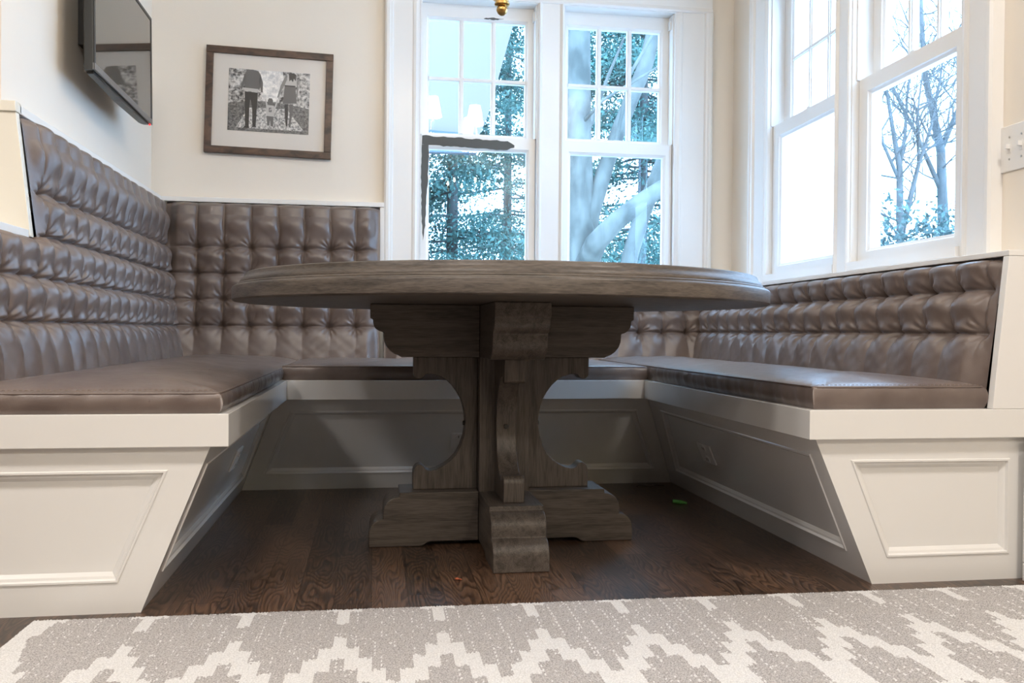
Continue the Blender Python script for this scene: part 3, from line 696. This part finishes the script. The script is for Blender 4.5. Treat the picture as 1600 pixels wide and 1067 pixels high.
# ------------------------------------------------------------------ framed photograph
def picture():
    root = empty('picture_frame', (-.469, 4.15, 1.40), 'brown wooden frame with a black and white family walking photo on the back wall', 'picture')
    Wd, Hd, fwid = .557, .478, .031
    c = Vector((-.469, 4.158, 1.6283)); th = math.radians(1.35)
    x = Vector((math.cos(th), 0, -math.sin(th))); z = Vector((math.sin(th), 0, math.cos(th))); y = Vector((0, 1, 0))
    M = Matrix(((x.x, 0, z.x, c.x), (0, 1, 0, c.y), (x.z, 0, z.z, c.z), (0, 0, 0, 1)))
    mw = mat('walnut_frame', (.08, .045, .028), .35); nt, L, b = nodes(mw)
    n = N(nt, 'ShaderNodeTexNoise', Scale=1, Detail=4, Distortion=.8); L.new(mapped(mw, (14, 30, 30)), n.inputs['Vector'])
    rp = ramp(nt, [(.3, (.028, .016, .011)), (.7, (.125, .068, .042))]); L.new(n.outputs[0], rp.inputs[0]); L.new(rp.outputs[0], b.inputs['Base Color'])
    a, b_ = Wd/2, Hd/2
    MB().box(-a, a, -.024, 0, b_-fwid, b_, M).build('top_rail', mw, root, bevel=.0015)
    MB().box(-a, a, -.024, 0, -b_, -b_+fwid, M).build('bottom_rail', mw, root, bevel=.0015)
    MB().box(-a, -a+fwid, -.0235, 0, -b_+fwid, b_-fwid, M).build('side_rail', mw, root, bevel=.0015)
    MB().box(a-fwid, a, -.0235, 0, -b_+fwid, b_-fwid, M).build('side_rail', mw, root, bevel=.0015)
    mm = mat('cream_mount_board', (.72, .67, .61), .7)
    MB().box(-a+fwid-.002, a-fwid+.002, -.012, -.004, -b_+fwid-.002, b_-fwid+.002, M).build('mount_board', mm, root)
    # the print: 0.356 x 0.277
    pw, ph = .356, .278; px0, pz0 = -.180, -.139+.006
    def gm(nm, v, rough=.4): return mat(nm, (v, v*.97, v*.93), rough)
    def foliage(nm, lo, hi, sc):
        m = gm(nm, .3); nt, L, b = nodes(m); n = N(nt, 'ShaderNodeTexNoise', Scale=sc, Detail=4, Roughness=.7); L.new(mapped(m, (1, 1, 1)), n.inputs['Vector'])
        rp = ramp(nt, [(.38, (lo, lo, lo)), (.62, (hi, hi*.97, hi*.93))]); L.new(n.outputs[0], rp.inputs[0]); L.new(rp.outputs[0], b.inputs['Base Color']); return m
    ms = [foliage('print_trees', .015, .7, 60), foliage('print_ground', .03, .25, 90), foliage('print_light', .55, 1.0, 40),
          gm('print_grey', .11), gm('print_dark', .012), gm('print_pale', .5), gm('print_mid', .2), foliage('print_ground_light', .12, .75, 120)]
    P = MB()
    def poly(pts, mi, lay): P.prism([(px0+pw*u, pz0+ph*(1-v)) for u, v in pts], lambda p, t: M @ Vector((p[0], t, p[1])), -.0130-.0002*lay, -.0125, mi)
    poly([(0, 0), (1, 0), (1, 1), (0, 1)], 0, 0)
    poly([(0, .56), (.2, .52), (.45, .50), (.7, .52), (1, .58), (1, 1), (0, 1)], 1, 1)
    poly([(.36, 0), (.66, 0), (.68, .2), (.60, .5), (.42, .5), (.38, .3)], 2, 1)
    poly([(.25, .62), (.72, .60), (.95, .95), (.1, .95)], 7, 2)
    # man: jumper, shirt hem, trousers, shoes, arms
    poly([(.22, .02), (.29, .0), (.36, .02), (.39, .08), (.385, .30), (.36, .33), (.20, .33), (.185, .1)], 3, 3)
    poly([(.19, .08), (.15, .30), (.16, .34), (.20, .22)], 3, 3); poly([(.385, .06), (.42, .2), (.42, .36), (.40, .36), (.375, .2)], 3, 3)
    poly([(.19, .30), (.365, .31), (.36, .36), (.195, .35)], 5, 4)
    poly([(.20, .36), (.36, .37), (.355, .58), (.345, .92), (.305, .92), (.295, .6), (.27, .48), (.262, .60), (.26, .93), (.215, .92), (.205, .6)], 4, 4)
    poly([(.19, .95), (.265, .95), (.26, .915), (.215, .915)], 4, 5); poly([(.30, .93), (.35, .93), (.345, .905), (.305, .905)], 4, 5)
    # child: cap, shirt, letter, trousers
    poly([(.485, .48), (.50, .445), (.535, .445), (.55, .48), (.548, .53), (.53, .555), (.505, .555), (.488, .53)], 3, 3)
    poly([(.48, .56), (.56, .56), (.575, .60), (.565, .74), (.475, .73), (.47, .6)], 5, 4)
    poly([(.478, .735), (.562, .74), (.56, .90), (.53, .90), (.52, .80), (.512, .89), (.485, .89)], 3, 5)
    poly([(.47, .60), (.45, .47), (.465, .46), (.49, .58)], 5, 4); poly([(.565, .60), (.60, .46), (.615, .47), (.58, .62)], 5, 4)
    for g_ in ([(.503, .60), (.533, .60), (.533, .612), (.512, .612), (.512, .66), (.503, .66)], [(.503, .655), (.535, .655), (.535, .667), (.503, .667)], [(.527, .635), (.535, .635), (.535, .667), (.527, .667)], [(.518, .632), (.535, .632), (.535, .642), (.518, .642)]): poly(g_, 4, 6)
    # woman: hair, top, skirt, legs
    poly([(.73, .04), (.83, .04), (.84, .22), (.69, .22)], 5, 3)
    poly([(.735, .02), (.80, .01), (.83, .04), (.825, .14), (.80, .10), (.79, .16), (.765, .12), (.745, .15)], 4, 5)
    poly([(.70, .05), (.64, .22), (.60, .42), (.615, .43), (.67, .25), (.72, .12)], 6, 3); poly([(.835, .08), (.86, .25), (.85, .40), (.835, .40), (.84, .22)], 6, 3)
    poly([(.69, .22), (.82, .22), (.845, .50), (.67, .52)], 3, 4); poly([(.69, .215), (.82, .215), (.82, .235), (.69, .235)], 4, 5)
    poly([(.695, .52), (.735, .52), (.74, .7), (.735, .88), (.715, .88), (.70, .70)], 4, 5); poly([(.755, .52), (.80, .52), (.785, .75), (.775, .90), (.75, .89), (.76, .72)], 3, 4)
    P.build('photo_print', ms, root)
    gl = bpy.data.materials.new('picture_glass'); gl.use_nodes = True; nt = gl.node_tree.nodes; L = gl.node_tree.links; nt.clear()
    o = nt.new('ShaderNodeOutputMaterial'); t = nt.new('ShaderNodeBsdfTransparent'); g = nt.new('ShaderNodeBsdfGlossy'); mx = nt.new('ShaderNodeMixShader')
    g.inputs['Roughness'].default_value = .25; mx.inputs[0].default_value = .012; L.new(t.outputs[0], mx.inputs[1]); L.new(g.outputs[0], mx.inputs[2]); L.new(mx.outputs[0], o.inputs[0])
    MB().box(-a+fwid-.001, a-fwid+.001, -.0175, -.0155, -b_+fwid-.001, b_-fwid+.001, M).build('picture_glass', gl, root)
picture()

# ------------------------------------------------------------------ television on the left wall
def television():
    root = empty('television', (-.87, 3.28, 1.40), 'black flat television mounted high on the left wall', 'television')
    # local: x = along the set (far -> near is -), y = depth towards wall, z = up
    far = Vector((-.852, 3.62, 1.392)); near = Vector((-.868, 2.952, 1.414))
    x = (far-near); Wd = x.length; x.normalize()
    z = Vector((-.020, 0, 1)); z = (z-x*z.dot(x)).normalized(); n = x.cross(z).normalized()   # n points into the room?
    if n.x < 0: n = -n
    y = -n
    M = Matrix(((x.x, y.x, z.x, near.x), (x.y, y.y, z.y, near.y), (x.z, y.z, z.z, near.z), (0, 0, 0, 1)))
    H = .415; th = .030
    MB().box(0, Wd, .0, th, 0, H, M).build('housing', M_tvgrey, root, bevel=.004)
    MB().box(.012, Wd-.012, -.0014, -.0002, .020, H-.012, M).build('screen', M_screen, root)
    bz = MB().box(0, .012, -.003, 0, .0, H, M).box(Wd-.012, Wd, -.003, 0, .0, H, M).box(.012, Wd-.012, -.003, 0, H-.012, H, M)
    bz.build('bezel', M_black, root)
    MB().box(0, Wd, -.004, .004, -.002, .020, M).build('bottom_strip', M_silver, root, bevel=.002)
    MB().box(.06, Wd-.06, th, th+.022, .03, H-.05, M).build('rear_housing', M_black, root, bevel=.006)
    sp_ = MB().box(.02, .20, .006, .028, -.010, .0, M).box(Wd-.26, Wd-.05, .006, .028, -.010, 0, M); sp_.build('speaker_grille', M_black, root, bevel=.002)
    MB().prism([(0, -.003), (Wd*.45, -.016), (Wd*.9, -.010), (Wd, 0), (Wd, .004), (0, .004)], lambda p, t: M @ Vector((p[0], t, p[1])), .004, .030).build('bottom_curve', M_tvgrey, root)
    MB().lathe([(.0001, -.004), (.003, -.003), (.0035, 0), (.003, .003), (.0001, .004)], 10, tuple(M @ Vector((Wd-.02, .002, -.004)))).build('power_light', M_led, root, smooth=True)
    a0 = M @ Vector((Wd*.5, th+.02, .2))
    MB().box(-.979, a0.x+.01, 3.16, 3.40, 1.55, 1.72).build('wall_bracket', M_black, root)
television()

# ------------------------------------------------------------------ chandelier over the table
def shade_mat(st=6):
    m = mat('lit_fabric_shade', (.9, .86, .78), .8, emit=(1, .88, .70), es=st); return m
def chandelier():
    root = empty('chandelier', (TX-.006, TY, 2.745), 'brass chandelier with white fabric shades hanging over the table', 'chandelier')
    cx, cy_ = TX-.006, TY
    MB().lathe([(.0005, 1.5155), (.006, 1.5165), (.0125, 1.5215), (.0165, 1.530), (.0155, 1.537), (.0105, 1.5425), (.0185, 1.544), (.0215, 1.546), (.0215, 1.550), (.0185, 1.553), (.0185, 1.60), (.022, 1.605), (.030, 1.64), (.022, 1.70), (.010, 1.74), (.008, 2.30), (.008, 2.72), (.05, 2.725), (.06, 2.749)], 28, (cx, cy_, 0)).build('stem', M_brass, root, angle=35)
    MS = shade_mat(20)
    for i in range(6):
        a = PI/6+i*PI/3; ux, uy = math.cos(a), math.sin(a); r = .33
        pts = [(cx+ux*t*r, cy_+uy*t*r, 1.66-.10*math.sin(t*PI)*(1-t*.3)+.20*t*t) for t in [j/12 for j in range(13)]]
        am = MB(); am.tube(pts, .0055, 8); am.lathe([(.004, 0), (.022, .008), (.024, .014), (.01, .016)], 14, (pts[-1][0], pts[-1][1], pts[-1][2]-.006)); am = am.build('arm', M_brass, root, smooth=True)
        p = pts[-1]
        MB().tube([(p[0], p[1], p[2]), (p[0], p[1], p[2]+.10)], .009, 10).build('candle_sleeve', M_outlet, am, smooth=True)
        MB().lathe([(.058, .09), (.0595, .09), (.037, .215), (.0355, .215)], 24, p).build('shade', MS, am, smooth=True)
chandelier()

# dining room chandelier far behind the camera (seen mirrored in the left back window)
def crystal():
    cx, cy_, cz = 1.16, -2.6, 2.30
    root = empty('crystal_chandelier', (cx, cy_, 2.74), 'crystal candle chandelier in the room behind, mirrored in the left back window', 'chandelier')
    MB().lathe([(.001, cz-.16), (.02, cz-.13), (.012, cz-.08), (.03, cz-.02), (.012, cz+.06), (.02, cz+.1), (.006, cz+.14), (.006, 2.74)], 16, (cx, cy_, 0)).build('stem', M_brass, root, smooth=True)
    MBulb = mat('candle_bulb', (1, .9, .7), .4, emit=(1, .85, .55), es=500)
    for i in range(6):
        a = i*PI/3+.3; ux, uy = math.cos(a), math.sin(a)
        pts = [(cx+ux*t*.26, cy_+uy*t*.26, cz-.02-.12*math.sin(t*PI)+.05*t) for t in [j/10 for j in range(11)]]
        b = MB(); b.tube(pts, .006, 6); p = pts[-1]; b.tube([p, (p[0], p[1], p[2]+.09)], .011, 8); b = b.build('arm', M_brass, root, smooth=True)
        MB().lathe([(.001, .09), (.011, .10), (.013, .115), (.006, .14), (.001, .15)], 10, p).build('bulb', MBulb, b, smooth=True)
crystal()

# added ceiling lamps, out of view, bodies for the fill lights
Mdisc = mat('fill_diffuser', (1, 1, 1), .5, emit=WARM, es=4)
for i, (x, y) in enumerate(FILL_XY):
    root = empty('fill_lamp', (x, y, 2.75), 'round added fill lamp on the ceiling, out of view', 'lamp', 'added ceiling fill lamps')
    MB().lathe([(.19, 2.7499), (.19, 2.735), (.165, 2.730), (.165, 2.7499)], 32, (x, y, 0)).build('trim_ring', M_outlet, root, smooth=True)
    MB().lathe([(.001, 2.7495), (.160, 2.7495), (.160, 2.742), (.001, 2.742)], 32, (x, y, 0)).build('diffuser', Mdisc, root)

# ------------------------------------------------------------------ small debris on the floor
MB().tube([(1.055, 3.005, .0065), (1.075, 2.985, .0065), (1.09, 2.965, .0065)], [.0065, .0065, .004], 10).build('crayon_stub', mat('green_wax', (.12, .42, .08), .5))
tag(bpy.data.objects['crayon_stub'], 'small green crayon stub on the floor by the right bench', 'crayon')
b = MB(); b.lathe([(.001, .0), (.005, .001), (.006, .003), (.003, .005), (.0005, .006)], 7, (.205, 2.13, .0005)); b.lathe([(.001, .0), (.003, .001), (.004, .002), (.0005, .004)], 6, (.213, 2.126, .0005))
tag(b.build('crumb', mat('rust_crumb', (.35, .09, .04), .8)), 'tiny rust red crumb on the floor left of the table foot', 'crumb')
b = MB(); b.tube([(1.02+.012*i, 3.33+.014*math.sin(i*1.1), .003+.001*(i % 2)) for i in range(10)], .0016, 6)
tag(b.build('thin_cord', mat('dark_cord', (.12, .11, .10), .5), smooth=True), 'thin loose cord lying in the back right floor corner', 'cord')

# ------------------------------------------------------------------ outside
def bark(name, c0, c1):
    m = mat(name, c0, .9); nt, L, b = nodes(m); n = N(nt, 'ShaderNodeTexNoise', Scale=6, Detail=5); L.new(mapped(m, (1, 1, .5)), n.inputs['Vector'])
    rp = ramp(nt, [(.35, c0), (.65, c1)]); L.new(n.outputs[0], rp.inputs[0]); L.new(rp.outputs[0], b.inputs['Base Color']); return m
M_bark = bark('pale_bark', (.055, .065, .06), (.15, .165, .15)); M_twig = bark('grey_bark', (.06, .065, .065), (.11, .12, .12))
def leafm(name, c0, c1):
    m = mat(name, c0, .8, spec=.2); nt, L, b = nodes(m); oi = nt.new('ShaderNodeTexNoise'); oi.inputs['Scale'].default_value = 2.5
    L.new(mapped(m, (1, 1, 1)), oi.inputs['Vector']); rp = ramp(nt, [(.35, c0), (.65, c1)]); L.new(oi.outputs[0], rp.inputs[0]); L.new(rp.outputs[0], b.inputs['Base Color']); return m
M_leaf = leafm('evergreen_needles', (.05, .15, .14), (.13, .25, .22)); M_leaf2 = leafm('bush_leaves', (.05, .10, .10), (.10, .16, .15))
M_ground = wall_paint('winter_lawn', (.45, .47, .44), .9)
struct('ground', MB().box(-14, 22, 4.40, 30, -.75, -.65), M_ground)
def foliage(name, m, centers, n_per, spread, size, parent, seed):
    r_ = np.random.default_rng(seed); c = np.asarray(centers); n = len(c)*n_per
    base = np.repeat(c, n_per, 0)+r_.normal(0, 1, (n, 3))*np.array(spread)
    a = r_.normal(0, 1, (n, 3)); a /= np.linalg.norm(a, axis=1, keepdims=True)
    b_ = np.cross(a, r_.normal(0, 1, (n, 3))); b_ /= np.linalg.norm(b_, axis=1, keepdims=True)
    s = size*r_.uniform(.5, 1.4, (n, 1))
    V = np.stack([base-a*s, base+b_*s*.45, base+a*s, base-b_*s*.45], 1).reshape(-1, 3)
    me = bpy.data.meshes.new(name); me.vertices.add(n*4); me.vertices.foreach_set('co', V.reshape(-1).astype(np.float32))
    me.loops.add(n*4); me.loops.foreach_set('vertex_index', np.arange(n*4, dtype=np.int32)); me.polygons.add(n)
    me.polygons.foreach_set('loop_start', np.arange(0, n*4, 4, dtype=np.int32)); me.polygons.foreach_set('loop_total', np.full(n, 4, dtype=np.int32))
    me.materials.append(m); me.update(calc_edges=True)
    o = bpy.data.objects.new(name, me); C.objects.link(o); setpar(o, parent); o['kind'] = 'stuff'; return o
def evergreen(x, y, h, rad, label, seed, nb=90, zlo=-.2, size=.075, dens=170):
    root = empty('evergreen_tree', (x, y, -.65), label, 'tree')
    MB().tube([(x, y, -.65), (x, y, h*.5), (x, y, h)], [.09, .06, .02], 8).build('trunk', M_twig, root, smooth=True)
    r_ = np.random.default_rng(seed); cs = []; tb = MB()
    for i in range(nb):
        z = zlo+(h-zlo)*r_.random()**.9; rr = rad*(1-(z-zlo)/(h-zlo))**.7+.15; a = r_.uniform(0, 6.28); L_ = rr*r_.uniform(.5, 1)
        e = (x+math.cos(a)*L_, y+math.sin(a)*L_, z-.25*L_)
        tb.tube([(x, y, z), (x+math.cos(a)*L_*.5, y+math.sin(a)*L_*.5, z-.05*L_), e], [.02, .012, .004], 5)
        for t in np.linspace(.35, 1, 4): cs.append((x+math.cos(a)*L_*t, y+math.sin(a)*L_*t, z-.25*L_*t*t))
    tb.build('branches', M_twig, root)
    foliage('needles', M_leaf, cs, dens, (.22, .22, .06), size*.40, root, seed+1)
evergreen(1.0, 11.4, 8.0, 1.9, 'dark evergreen tree seen through the left back window', 3, 130)
evergreen(3.6, 11.6, 8.0, 2.3, 'dark evergreen tree seen through the right back window', 5, 150)
evergreen(2.2, 14.6, 9.0, 2.4, 'evergreen tree furthest back behind the forked tree', 6, 120)
# forked pale tree
root = empty('forked_tree', (1.91, 8, -.65), 'large pale barked forked tree just outside the right back window', 'tree')
tk = MB(); tk.tube([(1.93, 8, -.65), (1.91, 8, .185), (1.92, 8, 1.31), (1.89, 8, 1.66), (1.87, 8, 2.49), (1.86, 8, 3.31), (1.84, 8, 4.13), (1.8, 8, 5.5)], [.26, .20, .165, .13, .11, .104, .098, .07], 14); tk.build('trunk', M_bark, root, smooth=True)
for nm, pts, rd in (('limb', [(1.92, 8, 1.35), (1.98, 7.97, 1.7), (2.13, 8, 2.16), (2.25, 8, 2.5), (2.5, 8, 3.11), (2.59, 8, 3.47), (2.74, 8, 4.08), (2.9, 8.1, 5)], [.10, .087, .075, .072, .072, .072, .06, .04]),
                    ('limb', [(1.90, 7.95, 1.15), (1.95, 7.65, 1.40), (2.11, 7.6, 1.58), (2.32, 7.6, 1.75), (2.53, 7.6, 1.89), (2.86, 7.6, 2.05), (3.4, 7.6, 2.3)], [.11, .10, .088, .082, .074, .06, .04]),
                    ('branch', [(2.14, 7.75, 2.25), (2.26, 7.7, 2.92), (2.47, 7.7, 3.28), (2.7, 7.7, 3.9)], [.02, .016, .015, .008]),
                    ('branch', [(1.86, 7.95, 2.5), (2.03, 7.75, 2.69), (2.51, 7.7, 2.99), (2.9, 7.7, 3.2)], [.02, .015, .012, .006]),
                    ('branch', [(1.9, 8.05, 2.4), (2.11, 8.5, 2.67), (2.27, 8.5, 3.12), (2.43, 8.5, 3.51)], [.03, .025, .016, .010])):
    MB().tube(pts, rd, 10).build(nm, M_bark, root, smooth=True)
root = empty('slim_tree', (2.5, 9, -.65), 'slimmer leaning tree behind the fork in the right back window', 'tree')
MB().tube([(2.4, 9, -.65), (2.55, 9, .6), (2.66, 9, 1.41), (2.8, 9, 1.88), (3.01, 9, 2.39), (3.24, 9, 3.11), (3.6, 9, 4.5)], [.14, .11, .085, .085, .085, .072, .05], 12).build('trunk', M_bark, root, smooth=True)
# bare tree and bushes outside the right windows
def bare(x, y, label, prim, seed, n1=26):
    root = empty('bare_tree', (x, y, -.65), label, 'tree'); r_ = random.Random(seed); b = MB(); br = MB()
    for pts, rd in prim: b.tube(pts, rd, 8)
    def twig(p, d_, L_, r, depth):
        pts = [p]; dd = Vector(d_)
        for i in range(4):
            dd = (dd+Vector((r_.gauss(0, .22), r_.gauss(0, .22), r_.gauss(.06, .15)))).normalized(); pts.append(pts[-1]+dd*L_/4)
        br.tube(pts, [r, r*.85, r*.7, r*.5, r*.3], 5)
        if depth:
            for i in (1, 2, 3, 4):
                s = Vector((r_.gauss(0, 1), r_.gauss(0, 1), r_.gauss(.4, .6))).normalized()
                twig(pts[i], (dd+s*1.1).normalized(), L_*.62, r*.6, depth-1)
    for i in range(n1):
        pts, rd = r_.choice(prim); j = r_.randrange(1, len(pts)); t = r_.random(); p = Vector(pts[j-1]).lerp(Vector(pts[j]), t)
        s = Vector((r_.gauss(0, .9), r_.gauss(0, .6), r_.uniform(.3, 1.3))).normalized(); twig(p, s, r_.uniform(.5, 1.0), .012, 2)
    b.build('trunk', M_twig, root, smooth=True); br.build('twigs', M_twig, root)['kind'] = 'stuff'
bare(5.75, 9, 'bare branching tree seen through the near side window', [
    ([(5.76, 9, -.65), (5.75, 9, 1.33), (5.73, 9, 1.97), (5.72, 9, 2.45), (5.63, 9, 2.88), (5.55, 9, 3.3), (5.5, 9, 4.2)], [.07, .045, .040, .034, .022, .016, .01]),
    ([(5.72, 9, 2.45), (5.78, 9, 2.8), (5.80, 9, 3.24), (5.9, 9, 4.0)], [.026, .018, .014, .008]),
    ([(5.72, 9, 2.30), (5.52, 9, 2.7), (5.45, 9, 3.1)], [.022, .016, .010]),
    ([(5.75, 9, 1.7), (5.87, 9, 2.18), (5.95, 9, 2.5), (6.09, 9, 2.9), (6.2, 9, 3.47), (6.3, 9, 4.2)], [.034, .028, .022, .016, .012, .008]),
    ([(5.95, 9, 2.5), (5.92, 9, 3.0), (5.98, 9, 3.5)], [.018, .013, .008])], 3, 30)
bare(7.3, 10.5, 'bare tree further right filling the near side window with twigs', [
    ([(7.35, 10.5, -.65), (7.3, 10.5, 2.0), (7.25, 10.5, 3.0), (7.0, 10.5, 4.0), (6.9, 10.5, 5.5)], [.10, .07, .055, .035, .02]),
    ([(7.3, 10.5, 2.4), (6.9, 10.5, 3.2), (6.6, 10.5, 3.7), (6.2, 10.5, 4.3)], [.035, .025, .018, .01]),
    ([(7.25, 10.5, 3.0), (7.6, 10.5, 3.8), (7.8, 10.5, 5.0)], [.04, .025, .015])], 8, 34)
for (x, y, rx, rz, lab, sd) in ((5.15, 8.1, .62, .50, 'blue green bush at the foot of the bare tree', 31), (6.15, 8.7, .6, .62, 'rounded bush right of the bare tree outside the near side window', 32), (4.4, 8.6, .6, .45, 'bush partly hidden behind the side window frames', 33)):
    root = empty('garden_bush', (x, y, -.65), lab, 'bush'); r_ = np.random.default_rng(sd)
    cs = []
    for i in range(150):
        v = r_.normal(0, 1, 3); v /= np.linalg.norm(v); v *= r_.random()**.33; cs.append((x+v[0]*rx, y+v[1]*.5, .62+v[2]*(rz+.75)))
    MB().tube([(x, y, -.65), (x, y, .9)], [.05, .02], 6).build('stem', M_twig, root)
    foliage('leaves', M_leaf2, cs, 70, (.10, .10, .10), .032, root, sd)
# added slab imitating a ceiling reflection, then the neighbouring brick wing
M_refl_pale = wall_paint('pale_reflection', (.195, .170, .165), .8); M_refl_dark = wall_paint('dark_reflection', (.06, .10, .14), .8); M_brick = wall_paint('white_painted_brick', (.85, .87, .88), .8)  # first two colours imitate the mirrored ceiling, the last is real brick
def brickify(m):
    nt, L, b = nodes(m); br = N(nt, 'ShaderNodeTexBrick', Scale=1); L.new(mapped(m, (1, 1, 1)), br.inputs['Vector'])
    br.inputs['Color1'].default_value = (.86, .88, .9, 1); br.inputs['Color2'].default_value = (.80, .83, .85, 1); br.inputs['Mortar'].default_value = (.7, .74, .77, 1)
    br.inputs['Brick Width'].default_value = .22; br.inputs['Row Height'].default_value = .075; br.inputs['Mortar Size'].default_value = .006
    mp = nt['Mapping'] if 'Mapping' in nt else None
    if mp: mp.inputs['Rotation'].default_value = (PI/2, 0, 0)
    L.new(br.outputs[0], b.inputs['Base Color'])
brickify(M_brick)
root = empty('ceiling_reflection_slab', (-1.5, 10, -.65), 'added pale slab imitating the ceiling reflection in the left back window', 'house')
MB().prism([(-4, 2.50), (.92, 2.62), (1.06, 2.56), (1.165, 2.80), (1.44, 3.82), (1.75, 4.95), (-4, 8)], lambda p, t: (p[0]-.02, t, p[1]), 9.0, 9.25).build('reflection_panel', M_refl_pale, root)  # solid panel in the outline of the ceiling mirrored in the pane
MB().prism([(-4, 2.34), (1.02, 2.40), (.90, 2.60), (-4, 2.78)], lambda p, t: (p[0], t, p[1]), 8.9, 8.995).build('reflection_dark_band', M_refl_dark, root)  # dark band of the mirrored image, built as a solid
MB().box(-4, .2, 9.3, 12, -.65, 4).build('wall', M_refl_pale, root)  # added backing behind the reflection slab
root = empty('house_wing', (3.2, 7.5, -.65), 'white painted brick house wing beyond the far side window', 'house')
MB().box(2.98, 3.855, 7.0, 7.6, -.65, 5.5).build('brick_wall', M_brick, root)
MB().box(2.90, 3.95, 6.9, 7.7, 5.5, 5.7).build('eave', M_trim, root)
